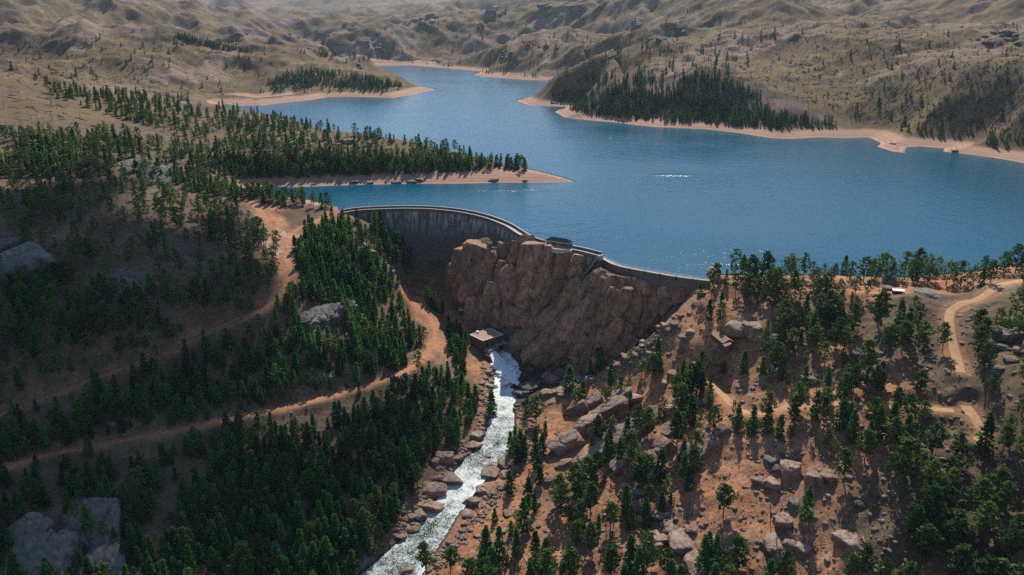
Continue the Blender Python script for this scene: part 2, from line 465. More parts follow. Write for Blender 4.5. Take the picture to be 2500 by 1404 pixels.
# ------------------------------------------------------------------ the lie of the land
# control heights: (image column, image row of the ground point, height above the lake); each fixes one real point of the terrain
CZ = """
1215,865,-64 1240,900,-65 1228,960,-67 1215,1060,-70 1160,1140,-73 1090,1240,-76 1010,1340,-79 940,1404,-81 830,1520,-86 700,1700,-92
1000,695,-47 1050,715,-52 1100,755,-56 1130,795,-58.5 1160,845,-61 1050,800,-56 1030,860,-56 1080,860,-58 960,690,-42
1090,690,-38 1150,770,-55 1200,800,-58.5 1230,835,-61 1300,885,-63 1290,935,-66 1350,920,-63
1280,588,2 1195,598,-8 1160,607,-12 1110,640,-25 1085,672,-38 1250,600,-2 1330,612,1 1380,618,0 1150,690,-34 1130,730,-46
1250,640,-14 1250,700,-29 1240,760,-44 1350,690,-22 1340,771,-41 1340,839,-56 1290,830,-57 1200,650,-24 1200,720,-40
1420,645,-4 1400,700,-17 1400,760,-32 1400,830,-49 1400,890,-60 1460,700,-12 1460,660,-4
1550,686,-5.5 1600,693,-6 1640,702,-7 1690,712,-6 1500,690,-6.5 1500,720,-14 1490,770,-26 1480,815,-37 1470,862,-48 1440,905,-57
1540,760,-25 1560,820,-38 1600,755,-23 1600,790,-31 1650,745,-18 1540,850,-44
1705,715,-4 1650,765,-13 1590,815,-23 1540,855,-32 1490,895,-42 1440,930,-53 1720,740,-6 1680,800,-14 1630,850,-25 1570,890,-36
1760,690,3 1850,690,4.5 1990,700,5 2150,708,6 2250,725,9 2350,710,11 2480,702,16 2600,702,21 2800,695,25 2350,688,7 2480,672,9 2600,664,12 2700,655,13 2250,700,5 2150,694,2 2000,688,1.5
1750,770,-7 1755,840,-16 1900,800,-5 2050,800,-2 2200,800,2 2330,765,7 2450,790,9 2600,800,14
1700,900,-29 1850,930,-23 2000,940,-17 2150,960,-11 2300,930,-6 2450,930,2 2600,940,8
1350,960,-62 1500,960,-50 1600,1000,-44 1750,1050,-33 1950,1080,-27 2150,1100,-21 2350,1080,-17 2490,1080,-9 2650,1080,-2
1300,1010,-67 1400,1100,-61 1550,1150,-53 1700,1200,-46 1900,1200,-38 2100,1230,-33 2300,1250,-28 2480,1250,-25 2650,1260,-18
1250,1200,-72 1350,1300,-70 1500,1350,-64 1700,1380,-57 1900,1390,-50 2100,1390,-45 2300,1390,-41 2490,1390,-36 2700,1390,-32
1100,1404,-78 1300,1500,-77 1600,1560,-71 1900,1560,-63 2450,1560,-52 2700,1560,-48
1150,1000,-66 1100,1100,-69 1040,1180,-72 960,1280,-74 850,1404,-78 1180,930,-64 1130,900,-61
1050,950,-57 950,1060,-61 850,1150,-63 700,1250,-65 500,1350,-66 600,1150,-56 600,1300,-66 300,1250,-51 100,1340,-50 300,1400,-60 0,1300,-45
600,1500,-76 200,1520,-66 -100,1400,-52 -100,1540,-62 760,1020,-53 400,1150,-48
1045,860,-56 980,910,-53 850,955,-50 640,1005,-46 430,1050,-41 240,1085,-38 100,1115,-35.5 0,1145,-34 -140,1180,-31
830,522,4.5 760,545,4 715,570,2 700,620,-1 705,660,-3 690,710,-6 640,755,-10 560,785,-13 430,850,-18 280,905,-21 150,955,-24 0,1012,-27 -140,1065,-29
850,1000,-54 560,900,-31 300,990,-29 150,1030,-29 760,830,-26 860,900,-43
800,600,1 850,562,1 900,600,-10 900,700,-26 950,640,-24 960,600,-18 880,800,-38 800,760,-20 760,700,-11 980,760,-48 950,860,-50 1000,650,-38 930,560,-10
600,600,6 500,600,11 600,700,0 450,750,1 300,800,-4 150,850,-7 0,900,-10 0,750,4 150,720,6 300,680,9 400,620,12 50,680,10 -150,800,4 -150,600,20
0,560,22 150,540,24 300,500,26 330,430,30 450,480,20 550,500,13 650,500,8 750,490,6 820,505,4 0,450,33 150,430,33 -150,450,38
1300,408,5 1200,385,12 1100,362,18 1000,340,22 920,328,24 850,324,25 780,312,25 700,297,24 640,287,21
1100,408,8 1000,398,12 900,402,13 800,397,16 700,402,17 600,412,17 500,425,19 700,430,8 900,432,5 1100,430,5
600,340,28 500,350,30 400,340,38 300,380,38 200,340,45 100,350,48 0,330,55 0,260,68 100,215,62 200,240,52 400,250,40 300,300,42 500,290,34 -150,300,62 -150,220,80
"""
CZ += "1480,652,-4 1500,668,-5 1550,674,-5.5 1600,682,-6 1650,692,-6.5 2100,320,6 2300,352,6 2470,382,6 1900,326,6 1700,304,6 1500,290,6 1430,272,6 2650,400,8 1000,156,6 1200,184,6 1340,190,6 900,222,5 1000,208,4 700,244,6 600,252,6 2200,335,9 2000,325,8 "
# the same with a distance instead of a height, for the farther hills
CD = """
0,195,1000 -150,170,1050 300,215,1250 200,190,1350 300,180,1600 420,195,1500 500,185,1650 420,235,1330 0,130,1500 200,110,1900 400,135,1750 550,165,1750 640,185,1700 600,130,2300 700,150,2600 450,96,2400 520,120,2300
560,235,1480 700,225,1600 -200,110,1500
0,88,2100 200,85,2700 0,25,3000 150,14,3600 250,16,4300 400,19,4600 400,45,3300 600,62,3600 550,30,4400 -300,10,3000 300,70,2800 600,100,3200 680,118,3100
800,195,1790 900,207,1770 740,175,1900 850,180,1950
700,60,5200 780,30,6000 900,60,4600 820,90,3700 740,100,3600 1000,100,3100 900,120,3000 850,138,2900
1000,20,6500 1100,20,4800 1050,60,3700 1150,40,4200 1200,70,3200 1200,10,5200 1100,140,2650 1250,165,2200 1000,145,2800
1300,130,2300 1350,175,1900 1450,170,1750 1500,50,2900 1500,5,3800 1400,100,2350 1600,120,1900 1700,60,2350 1700,5,3100 1900,80,1800 1900,20,2500 1800,30,2600
1650,190,1240 1550,205,1230 1500,225,1200 1750,200,1200 1850,225,1130 1950,260,1080 2050,290,1030 1600,150,1500 1750,160,1450 1450,205,1350
1600,260,1130 1750,270,1070 1900,290,1030
1900,170,1400 2100,48,1850 2000,110,1600 2300,62,1650 2100,160,1380 2300,190,1150 2500,120,1400 2450,250,1000 2300,280,980 2200,290,990 2480,55,1800 2650,200,1050 2650,60,1500 2450,180,1150 2500,320,900 2650,330,850
2150,230,1180 2050,220,1250 2300,15,3100 2000,10,3300 2480,15,3000 2700,10,2500
"""
# far skyline
CS = """
-300,-25,9000 100,-20,9000 300,9,10000 380,14,10500 470,13,11000 520,6,11500 570,1,11500 650,4,11500 720,17,11500 780,10,11500 880,4,11500 1000,0,11500 1200,-20,11500 1600,-35,11000 2100,-35,11000 2600,-40,11000
450,20,8000 560,20,8000 700,24,8000 850,16,8000 1000,10,8500
"""
ctrl = []
for tok in CZ.split():
    a, b_, c = map(float, tok.split(',')); ctrl.append(at_z(a, b_, c))
for tok in CD.split() + CS.split():
    a, b_, c = map(float, tok.split(',')); ctrl.append(at_d(a, b_, c))
ctrl = np.array(ctrl)
def warp(x, y):
    return np.stack([np.arctan2(x, y), np.log(np.hypot(x, y))], -1)
_cw = warp(ctrl[:, 0], ctrl[:, 1])
def _phi(a, b):
    d2 = (a[:, None, 0] - b[None, :, 0]) ** 2 + (a[:, None, 1] - b[None, :, 1]) ** 2
    return np.sqrt(d2 + .012 ** 2)
_n = len(ctrl)
_A = np.zeros((_n + 3, _n + 3)); _A[:_n, :_n] = _phi(_cw, _cw) - np.eye(_n) * .002
_A[:_n, _n] = 1; _A[:_n, _n + 1:] = _cw; _A[_n, :_n] = 1; _A[_n + 1:, :_n] = _cw.T
_w = np.linalg.solve(_A, np.r_[ctrl[:, 2], 0, 0, 0])
def base_h(x, y):
    p = warp(x, y); out = np.empty(len(p))
    for k in range(0, len(p), 60000):
        q = p[k:k + 60000]
        out[k:k + 60000] = _phi(q, _cw) @ _w[:_n] + _w[_n] + q @ _w[_n + 1:]
    return out

# crest of the dam (downstream edge), then the spillway wall
DAM_PX = [(838, 519.5), (880, 513.5), (940, 510.5), (1000, 509.5), (1060, 511.5), (1120, 518), (1180, 531), (1230, 550), (1262, 569.5), (1290, 586), (1330, 598), (1380, 606.5), (1420, 614.5), (1457, 624)]
dam_line = resample([at_z(a, b_, 4.5) for a, b_ in DAM_PX], 2.5)
SPILL_PX = [(1463, 627), (1500, 645.5), (1550, 657), (1600, 666), (1650, 674.5), (1700, 681), (1733, 685)]
spill_line = resample([at_z(a, b_, 1.3) for a, b_ in SPILL_PX], 2.5)
def normals2(p):
    d = np.gradient(p[:, :2], axis=0); d /= np.linalg.norm(d, axis=1)[:, None]
    return np.stack([d[:, 1], -d[:, 0]], 1)          # to the right of travel: towards the viewer = downstream
dam_n, spill_n = normals2(dam_line), normals2(spill_line)

LAKE_PX = """1745,670 1800,668 1900,668 2000,670 2100,674 2200,676 2300,668 2400,655 2520,640 2700,615 2950,560 2950,450 2700,420
2500,398 2420,384 2350,375 2302,370 2306,362 2245,357 2213,359 2208,373 2180,370 2150,361 2137,356 2150,348 2120,335 2060,337 2000,335 1930,339 1880,337 1800,324 1720,315 1600,310 1500,299 1412,291 1376,286 1352,272 1383,261 1330,258 1286,256 1259,245 1268,241 1304,238 1350,231 1420,216
1420,204 1350,196 1290,195 1200,189 1150,183 1175,174 1090,166 1060,164 1000,159 905,161 890,157 850,152 800,149 762,147 745,142 772,138 765,132 725,131 700,137 722,145 745,152 800,160 870,172 940,187 1000,205 1040,213 1068,217
1030,225 1000,232 960,239 900,237 860,236 800,237 760,244 700,250 640,257 580,258 545,252 540,258 590,268 640,277 700,289 850,351 1000,369 1100,383 1200,397 1300,414 1370,431 1408,444
1330,446 1250,446 1150,448 1000,449 900,451 800,454 720,457 660,455 630,460 650,470 700,478 760,488 815,503"""
lake_px = [tuple(map(float, t.split(','))) for t in LAKE_PX.split()]
lake = [at_z(a, b_, 0)[:2] for a, b_ in lake_px]
up = [dam_line[k, :2] - dam_n[k] * 5.0 for k in range(0, len(dam_line), 4)] + [spill_line[k, :2] - spill_n[k] * 2.0 for k in range(2, len(spill_line), 4)]
n_sh = len(lake)
lake = [np.array(p) for p in lake] + up
dam_edges = set(range(n_sh - 1, len(lake)))

# terrain sheet: a fan of rings, closer together where the picture shows most
def rings():
    r = [120.]
    while r[-1] < 13500:
        q = r[-1]
        r.append(q * (1 + (.0032 if q < 420 else .0017 if q < 640 else .0030 if q < 4000 else .0065)))
    return np.array(r)
RR = rings(); AZ = np.linspace(-R(46), R(46), 801)
gr, ga = np.meshgrid(RR, AZ, indexing='ij')
gx = (gr * np.sin(ga)).ravel(); gy = (gr * np.cos(ga)).ravel(); grr = gr.ravel()
LR = np.log(RR)
class Field:
    def __init__(s, z): s.z = z.reshape(len(RR), len(AZ))
    def at(s, x, y):
        x = np.atleast_1d(np.asarray(x, float)); y = np.atleast_1d(np.asarray(y, float))
        fi = np.interp(np.log(np.hypot(x, y)), LR, np.arange(len(RR))); fj = (np.arctan2(x, y) - AZ[0]) / (AZ[1] - AZ[0])
        fi = np.clip(fi, 0, len(RR) - 1.001); fj = np.clip(fj, 0, len(AZ) - 1.001)
        i = fi.astype(int); j = fj.astype(int); u = fi - i; v = fj - j; z = s.z
        return (z[i, j] * (1 - v) + z[i, j + 1] * v) * (1 - u) + (z[i + 1, j] * (1 - v) + z[i + 1, j + 1] * v) * u
    def hit(s, px, py):
        """first ground point along the line of sight (None for sky)"""
        d = ray(px, py); a = math.atan2(d[0], d[1]); fj = min(max((a - AZ[0]) / (AZ[1] - AZ[0]), 0), len(AZ) - 1.001)
        j = int(fj); v = fj - j
        prof = s.z[:, j] * (1 - v) + s.z[:, j + 1] * v
        line = CAM_H + RR * d[2] / math.hypot(d[0], d[1])
        k = np.nonzero(prof > line)[0]
        if not len(k) or k[0] == 0: return None
        k = k[0]; e0 = line[k - 1] - prof[k - 1]; e1 = prof[k] - line[k]; t = e0 / (e0 + e1)
        r = RR[k - 1] + t * (RR[k] - RR[k - 1])
        return np.array([r * math.sin(a), r * math.cos(a), CAM_H + r * d[2] / math.hypot(d[0], d[1])])

h = base_h(gx, gy)
sd = seg_dist(lake, gx, gy, True, skip=dam_edges)
inl = inside(lake, gx, gy)
near = smooth(1100, 700, grr)
# relief: gullied far hills, gentle lumps close by
wx = gx + 60 * fbm(gx, gy, 420, 2, 21); wy = gy + 60 * fbm(gx, gy, 420, 2, 22)
lob = smooth(8, 90, sd)
farm = smooth(750, 1500, grr)
h += farm * lob * (smooth(8500, 4500, grr) * np.clip(.050 * grr, 0, 135) * (ridge_mf(wx, wy, 760, 7, 3) - .62) + np.clip(.0022 * grr, 0, 7) * fbm(gx, gy, 38, 3, 5))
dm = seg_dist([p for p in dam_line] + [p for p in spill_line], gx, gy)
h += near * smooth(8, 30, dm) * smooth(6, 40, sd) * (2.2 * fbm(gx, gy, 38, 3, 6) + .9 * fbm(gx, gy, 9, 3, 7))
h += near * smooth(10, 30, dm) * smooth(6, 40, sd) * smooth(-20, 60, gx) * 3.4 * (ridge_mf(gx + .5 * gy, gy - .5 * gx, 46, 5, 8) - .62)
# two dark cones and a few far peaks on the skyline
PEAKS = [(554, 6000, 100, 150), (590, 6200, 105, 120), (760, 8200, 90, 420), (880, 8600, 150, 700), (480, 9500, 110, 600), (650, 9800, 120, 700)]
cones = np.zeros_like(h)
for px_, ds_, A_, r_ in PEAKS:
    c_ = at_d(px_, 30, ds_); dd = np.hypot(gx - c_[0], (gy - c_[1]) * .6) * (1 + .25 * fbm(gx, gy, 120, 3, 91))
    k_ = np.clip(1 - dd / r_, 0, 1); h += A_ * k_ * (1 + .2 * (1 - k_) * fbm(gx, gy, 60, 3, 92)); cones = np.maximum(cones, smooth(0, .25, k_) * (r_ < 200))
# shore
L = np.where((gx > 180) & (grr > 720), np.clip(.115 * grr, 16, 150), np.clip(.055 * grr, 16, 75))
sdn = sd - np.clip(.004 * grr, 1.5, 8) + np.clip(.004 * grr, 0, 6) * fbm(gx, gy, 40, 3, 9)
land = np.maximum(h, 4.0)
s_ = smooth(.15, 1.0, sdn / L)
hl = (sdn * .24) * (1 - s_) + land * s_
gorge = (dm < 60) & (gr.ravel() < 640)
h = np.where(inl, -np.clip(.5 + sd * .2, 0, 18), np.where(sd < L * 1.3, np.where(gorge & (h < 3), np.minimum(h, hl), hl), h))
h = np.where(inl & (dm < 12), -8, h)
dsp = seg_dist([p for p in spill_line[:int(len(spill_line) * .86)]], gx, gy); ddm = seg_dist([p for p in dam_line[len(dam_line) * 6 // 10:]], gx, gy)
h = np.where(~inl & (dsp < 20), np.minimum(h, -3.2 - .12 * np.clip(12 - dsp, 0, 12)), h)
h = np.where(~inl & (ddm < 9), np.minimum(h, 1.5), h)

F0 = Field(h)
def world_poly(px): 
    out = []
    for a, b_ in px:
        p = F0.hit(a, b_)
        out.append(p if p is not None else at_d(a, b_, 9000))
    return out
def P(s): return [tuple(map(float, t.split(','))) for t in s.split()]

# roads: graded into the slope
ROADS = {
 'upper': ([(812,523,4.6),(760,545,4),(715,570,2),(700,620,-1),(705,660,-3),(690,710,-6),(640,755,-10),(560,785,-13),(430,850,-18),(280,905,-21),(150,955,-24),(0,1012,-27),(-140,1065,-29)], 2.2),
 'lower': ([(1045,862,-56),(980,910,-53),(850,955,-50),(640,1005,-46),(430,1050,-41),(240,1085,-38),(100,1115,-35.5),(0,1145,-34),(-140,1180,-31)], 2.2),
 'works': ([(1045,862,-56),(1062,820,-56.5),(1052,780,-55.5),(1015,745,-53),(990,715,-50),(1010,705,-50),(1060,728,-53),(1100,757,-56),(1125,790,-58.3),(1140,812,-59.3)], 2.2),
 'turnout': ([(705,600,0.5),(680,578,3),(650,540,6),(630,510,8),(610,490,9)], 3.2),
 'ridge': ([(2700,640,28),(2520,680,22),(2400,722,11),(2350,738,8.5),(2318,765,6.8),(2322,810,4.5),(2335,870,2),(2345,910,0)], 2.6),
 'track': ([(2360,985,-4),(2390,1030,-8),(2400,1060,-10),(2380,1085,-12)], 2.4),
 'bench': ([(1735,930,-37),(1765,965,-36),(1800,1000,-34.5),(1850,1010,-31),(1950,985,-25),(2050,985,-21),(2180,995,-18),(2330,1000,-7)], 2.4),
}
road_w = {}
for k, v in ROADS.items():
    if k in ('ridge', 'track', 'bench'):      # these simply follow the ground
        ln = resample([F0.hit(p[0], p[1]) if F0.hit(p[0], p[1]) is not None and p[0] < 2560 else at_z(*p) for p in v[0]], 1.5)
        z = F0.at(ln[:, 0], ln[:, 1]); ln[:, 2] = np.convolve(np.pad(z, 8, 'edge'), np.ones(17) / 17, 'valid') - .2
    else: ln = resample([at_z(*p) for p in v[0]], 1.5)
    road_w[k] = (ln, v[1])
nearv = np.nonzero(grr < 760)[0]
x_, y_ = gx[nearv], gy[nearv]; h_ = h[nearv].copy()
for k, (ln, hw) in road_w.items():
    d, z = seg_dist(ln[::4], x_, y_, val=ln[::4, 2])
    wgt = smooth(hw + 6.5, hw + 1.2, d)
    h_ = h_ * (1 - wgt) + z * wgt
# stream bed
ST = [(1208,850,-63.5,6.5),(1228,880,-65,8),(1240,905,-66,8.8),(1233,940,-67,7.5),(1228,1000,-68.5,7),(1222,1050,-69.8,8),(1212,1085,-70.8,8.2),(1160,1140,-73,8.5),(1143,1165,-73.6,8.4),(1120,1200,-74.5,7.2),(1090,1240,-75.8,7.5),(1050,1295,-77.6,8.5),(1010,1345,-79.2,10),(955,1404,-81,11.5),(880,1480,-83.5,13),(800,1570,-86,14)]
st = resample([np.r_[at_z(a, b_, c), d] for a, b_, c, d in ST], 1.5)
d, z = seg_dist(st[::3], x_, y_, val=st[::3, 2]); _, hw_ = seg_dist(st[::3], x_, y_, val=st[::3, 3])
wgt = smooth(hw_ + 14, hw_ + 1, d)
h_ = h_ * (1 - wgt) + np.minimum(h_, z + .5 + (d - hw_) * .35) * wgt
h_ = np.where(d < hw_ - .3, z - .9, h_)
# rounded joints and ribs of the granite cliff under the dam
CLIFF = P("1085,660 1110,638 1160,612 1195,602 1290,590 1400,626 1455,652 1500,690 1640,704 1705,715 1650,765 1590,815 1540,855 1480,885 1430,920 1320,915 1260,865 1215,815 1150,778 1100,715")
cl = world_poly(CLIFF)
ic = inside(cl, x_, y_); ec = seg_dist(cl, x_, y_, True)
cw = np.where(ic, smooth(0, 6, ec), 0)
v1, v2, cid = voro(x_ + 3 * fbm(x_, y_, 20, 2, 31), y_ * .8, 11, 33)
u1, u2, uid = voro(x_, y_, 4.5, 35)
cw = cw * smooth(4, 14, dm[nearv])
h_ += cw * (3.0 * (smooth(0, .45, v2 - v1) * (.4 + cid) - .7) + .8 * (smooth(0, .5, u2 - u1) - .6) * (.5 + uid))
h[nearv] = h_
G = Field(h)

# what the ground is made of (real cover, plus painted shade on the far knoll)
a_beach = np.where((sd < 140) & (grr > 380) & (h < 60), smooth(7.5, 5.2, h + 1.2 * fbm(gx, gy, 14, 3, 41)) * smooth(-20, -6, h), 0) * np.where(gorge | (dm < 25), 0, 1) * np.where((gx > 60) & (grr < 560), 0, 1)
a_far = smooth(650, 1150, grr + 90 * fbm(gx, gy, 120, 3, 42))
soil = np.zeros_like(h); rock = np.zeros_like(h); dark = np.zeros_like(h)
def paint(arr, px, edge=8, amount=1.0):
    wp = world_poly(px); m = inside(wp, x_, y_); e = seg_dist(wp, x_, y_, True)
    q = np.where(m, e, -e) + edge * .9 * fbm(x_, y_, edge * 2.5, 3, 43)
    arr[nearv] = np.maximum(arr[nearv], amount * smooth(-edge * .5, edge * .5, q))
paint(soil, P("1150,870 1180,930 1180,1050 1080,1140 1000,1260 900,1420 850,1600 2700,1600 2700,1500 2150,1420 2000,1290 2080,1130 2230,1080 2260,960 2150,880 1900,790 2180,730 2700,660 2700,600 1740,672 1640,760 1560,850 1420,930 1300,960"), 14)
paint(soil, P("960,690 1050,690 1130,740 1230,840 1160,860 1090,890 1020,880 1040,800 990,740"), 5)
paint(soil, P("600,490 660,500 720,560 760,540 860,512 850,540 740,600 720,700 690,690 660,610 640,560"), 6)
paint(soil, P("640,560 700,600 700,720 560,720 540,600"), 14, .35)
paint(soil, P("900,1290 1000,1180 1080,1060 1000,980 900,1100 700,1300"), 12, .45)
for a, (ln, hw) in road_w.items():
    d = seg_dist(ln[::4], x_, y_); soil[nearv] = np.maximum(soil[nearv], .7 * smooth(hw + 4, hw + 1, d + 1.5 * fbm(x_, y_, 6, 2, 44)))
rock[nearv] = np.maximum(rock[nearv], np.where(ic, smooth(0, 5, ec), 0))
paint(rock, P("880,590 930,590 970,640 975,700 940,660 900,640"), 5)
d = seg_dist(st[::3], x_, y_)
rock[nearv] = np.maximum(rock[nearv], .6 * smooth(hw_ + 7, hw_ + 2, d + 3 * fbm(x_, y_, 8, 2, 45)))
dark[nearv] = np.maximum(dark[nearv], .85 * smooth(hw_ + 1.5, hw_ + .3, d))
paint(dark, P("1262,885 1330,890 1335,950 1310,1000 1255,1010 1250,950"), 5, .8)
# far shore knoll: dark rock, and its shade put into the colour
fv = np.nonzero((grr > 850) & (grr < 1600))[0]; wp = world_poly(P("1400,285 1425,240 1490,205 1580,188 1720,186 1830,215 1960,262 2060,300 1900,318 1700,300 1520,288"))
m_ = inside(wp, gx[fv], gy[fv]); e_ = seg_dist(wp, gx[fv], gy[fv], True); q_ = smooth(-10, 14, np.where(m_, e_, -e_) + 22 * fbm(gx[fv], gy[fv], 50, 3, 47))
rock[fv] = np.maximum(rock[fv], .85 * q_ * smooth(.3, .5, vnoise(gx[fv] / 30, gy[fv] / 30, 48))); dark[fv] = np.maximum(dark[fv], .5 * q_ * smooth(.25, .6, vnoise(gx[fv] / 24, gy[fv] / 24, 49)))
# loose bouldery crags on the far hills
sl = np.hypot(*np.gradient(h.reshape(len(RR), len(AZ)), LR, AZ)).ravel() / grr
crag = farm * lob * smooth(.60, .70, vnoise(gx / 130 + 5, gy / 130, 51) * .6 + vnoise(gx / 40, gy / 40 + 3, 52) * .4)
rock = np.maximum(np.maximum(rock, crag * .8), cones * .9); dark = np.maximum(dark, cones * .45)
i0 = np.arange(len(RR) - 1)[:, None] * len(AZ) + np.arange(len(AZ) - 1)[None, :]
i0 = i0.ravel(); quads = np.stack([i0, i0 + 1, i0 + 1 + len(AZ), i0 + len(AZ)], 1)
V = np.stack([gx, gy, h], 1)
# crags stand out of the slope
V[:, 2] += crag * 5 * (vnoise(gx / 22, gy / 22, 53) + .3)
h = V[:, 2].copy(); G = Field(h)
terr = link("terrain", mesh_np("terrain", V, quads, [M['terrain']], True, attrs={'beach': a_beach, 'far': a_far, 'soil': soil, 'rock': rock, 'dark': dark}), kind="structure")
tag(terr, "bare gravel and granite hills falling to a reservoir and a gorge")

# lake
tri = geometry.tessellate_polygon([[Vector((p[0], p[1], 0)) for p in lake]])
lk = link("lake_water", mesh_np("lake_water", np.array([(p[0], p[1], 0) for p in lake]), np.array(tri), [M['water']], False), kind="structure")
tag(lk, "deep blue reservoir water winding back between the hills")
if sum((f.normal.z for f in lk.data.polygons)) < 0: lk.data.flip_normals()

# roads as draped sheets
def ribbon(name, ln, hw, m, label, rag=.5, lift=.12, nx=7):
    nn = normals2(ln); U = np.linspace(-1, 1, nx); pts = []
    for k in range(len(ln)):
        wl = hw * (1 + rag * .5 * (vnoise(np.array([k * .11]), np.array([2.]), 3)[0] - .5)); wr = hw * (1 + rag * .5 * (vnoise(np.array([k * .13]), np.array([7.]), 4)[0] - .5))
        for u in U:
            o = (wr if u > 0 else wl) * u
            pts.append((ln[k, 0] + nn[k, 0] * o, ln[k, 1] + nn[k, 1] * o))
    pts = np.array(pts); z = np.maximum(G.at(pts[:, 0], pts[:, 1]), np.repeat(ln[:, 2], nx) - .35)
    edge = np.tile(np.abs(U) > .95, len(ln)); rut = np.tile(np.where(np.abs(np.abs(U) - .33) < .05, -.08, 0), len(ln))
    z = z + np.where(edge, -.15, lift) + rut
    i = (np.arange(len(ln) - 1)[:, None] * nx + np.arange(nx - 1)[None, :]).ravel()
    me = mesh_np(name, np.c_[pts, z], np.stack([i, i + nx, i + nx + 1, i + 1], 1), [m], True)
    o = link(name, me, label=label, kind="structure")
    if sum(f.normal.z for f in me.polygons) < 0: me.flip_normals()
    return o
ribbon("dirt_road", *road_w['upper'], M['road'], "red dirt road contouring down from the dam crest across the dark hillside")
ribbon("dirt_road", *road_w['lower'], M['road'], "lower red dirt road running through the forest to the gorge")
ribbon("dirt_road", *road_w['works'], M['road'], "red dirt road looping past the foot of the dam to the outlet house")
ribbon("dirt_road", *road_w['turnout'], M['road'], "short red dirt turnout above the road to the dam")
ribbon("dirt_track", *road_w['ridge'], M['sand_road'], "sandy track curving over the ridge by the lake")
ribbon("dirt_track", *road_w['track'], M['sand_road'], "short sandy track among the pines")
ribbon("dirt_track", *road_w['bench'], M['sand_road'], "faint track along the sandy bench below the cabin")

# stream
nn = normals2(st); U = np.linspace(-1, 1, 15); pts = []; fo = []
for k in range(len(st)):
    for u in U:
        o = (st[k, 3] + .8) * u
        pts.append((st[k, 0] + nn[k, 0] * o, st[k, 1] + nn[k, 1] * o, st[k, 2]))
pts = np.array(pts)
s_al = np.repeat(np.arange(len(st)) * 1.5, len(U))
foam = np.interp(s_al, [0, 30, 60, 100, 135, 150, 165, 185, 200, 330], [.42, .40, .33, .17, .11, .30, .27, .12, .14, .09])
ed = np.abs(np.tile(U, len(st)))
foam += .10 * smooth(.7, 1, ed) - .05 * smooth(.3, 0, ed)
rough_ = np.interp(s_al, [0, 20, 60, 120, 340], [1.3, 1.2, .6, .3, .25])
pts[:, 2] += rough_ * fbm(pts[:, 0], pts[:, 1], 4.5, 3, 61) + .15 * fbm(pts[:, 0], pts[:, 1], 1.6, 2, 62)
i = (np.arange(len(st) - 1)[:, None] * len(U) + np.arange(len(U) - 1)[None, :]).ravel()
me = mesh_np("stream_water", pts, np.stack([i, i + len(U), i + len(U) + 1, i + 1], 1), [M['stream']], True, attrs={'foam': foam})
if sum(f.normal.z for f in me.polygons) < 0: me.flip_normals()
link("stream_water", me, label="foaming stream running from the outlet house down the gorge", kind="structure")

# ------------------------------------------------------------------ landmarks the labels refer to
LM = [(1200,865,"the outlet house"),(1240,930,"the white rapids"),(1215,1060,"the middle bend of the stream"),(1110,1215,"the bouldery stream bend"),(960,1390,"the bottom end of the stream"),
 (1757,830,"the brown cabin"),(1815,795,"the outcrop behind the cabin"),(1940,1165,"the right slope boulder pile"),(1925,1370,"the bottom edge boulder"),(2080,1320,"the lone low boulder"),
 (1985,925,"the overhanging pale rock"),(2110,865,"the grey rocks mid slope"),(2330,740,"the sandy curve on the ridge"),(2340,880,"the lower end of the ridge track"),(2390,1040,"the short sandy track"),(1830,1005,"the sandy bench"),
 (2195,712,"the white roofed shed"),(1740,670,"the spillway wall end"),(1950,690,"the ridge rim over the lake"),(2470,850,"the pale rocks at the right edge"),(2440,1300,"the lower right corner"),(2200,1200,"the scree on the slope"),
 (1440,1050,"the long leaning slab"),(1560,1120,"the tilted slabs"),(1640,1310,"the broad pink slab"),(1400,1330,"the orange slope beside the stream"),(1350,960,"the wet rubble"),(1600,840,"the diagonal ridge by the cliff"),
 (1055,800,"the road loop in the gorge"),(1125,760,"the small shed in the gorge"),(960,590,"the left foot of the dam"),(845,515,"the left end of the dam"),(820,775,"the pale slab above the gorge forest"),(930,620,"the pale crag left of the dam"),
 (700,640,"the bend of the upper road"),(430,850,"the middle of the upper road"),(80,985,"the left end of the upper road"),(850,955,"the upper end of the lower road"),(450,1045,"the middle of the lower road"),(60,1135,"the left end of the lower road"),
 (650,1250,"the forest below the lower road"),(140,1310,"the lower left grey slab"),(400,1330,"the forest beside the grey slab"),(850,1250,"the forest edge above the stream"),(640,520,"the red turnout"),(320,425,"the pale rock crest on the left hill"),
 (300,690,"the cracked grey outcrop"),(50,640,"the giant grey boulder"),(150,450,"the left hill top"),(520,600,"the sunlit slope above the upper road"),(650,450,"the head of the near inlet"),(1290,400,"the near sandy point"),(1000,350,"the crest of the near peninsula"),(750,420,"the shaded peninsula flank"),(400,290,"the wooded saddle on the left"),
 (120,260,"the bare left shoulder"),(2150,340,"the rocky sand spit"),(1850,300,"the shore under the dark knoll"),(2450,380,"the far right shore"),(1640,230,"the dark knoll"),(950,200,"the far wooded point")]
_lm = np.array([(a, b_) for a, b_, _ in LM], float)
_cnt = {}
ORD = "nearest,second nearest,third nearest,fourth nearest,fifth nearest,sixth nearest,seventh nearest,eighth nearest,ninth nearest,tenth nearest,eleventh nearest,twelfth nearest,thirteenth nearest,fourteenth nearest,fifteenth nearest,sixteenth nearest,seventeenth nearest,eighteenth nearest,nineteenth nearest,twentieth nearest".split(',')
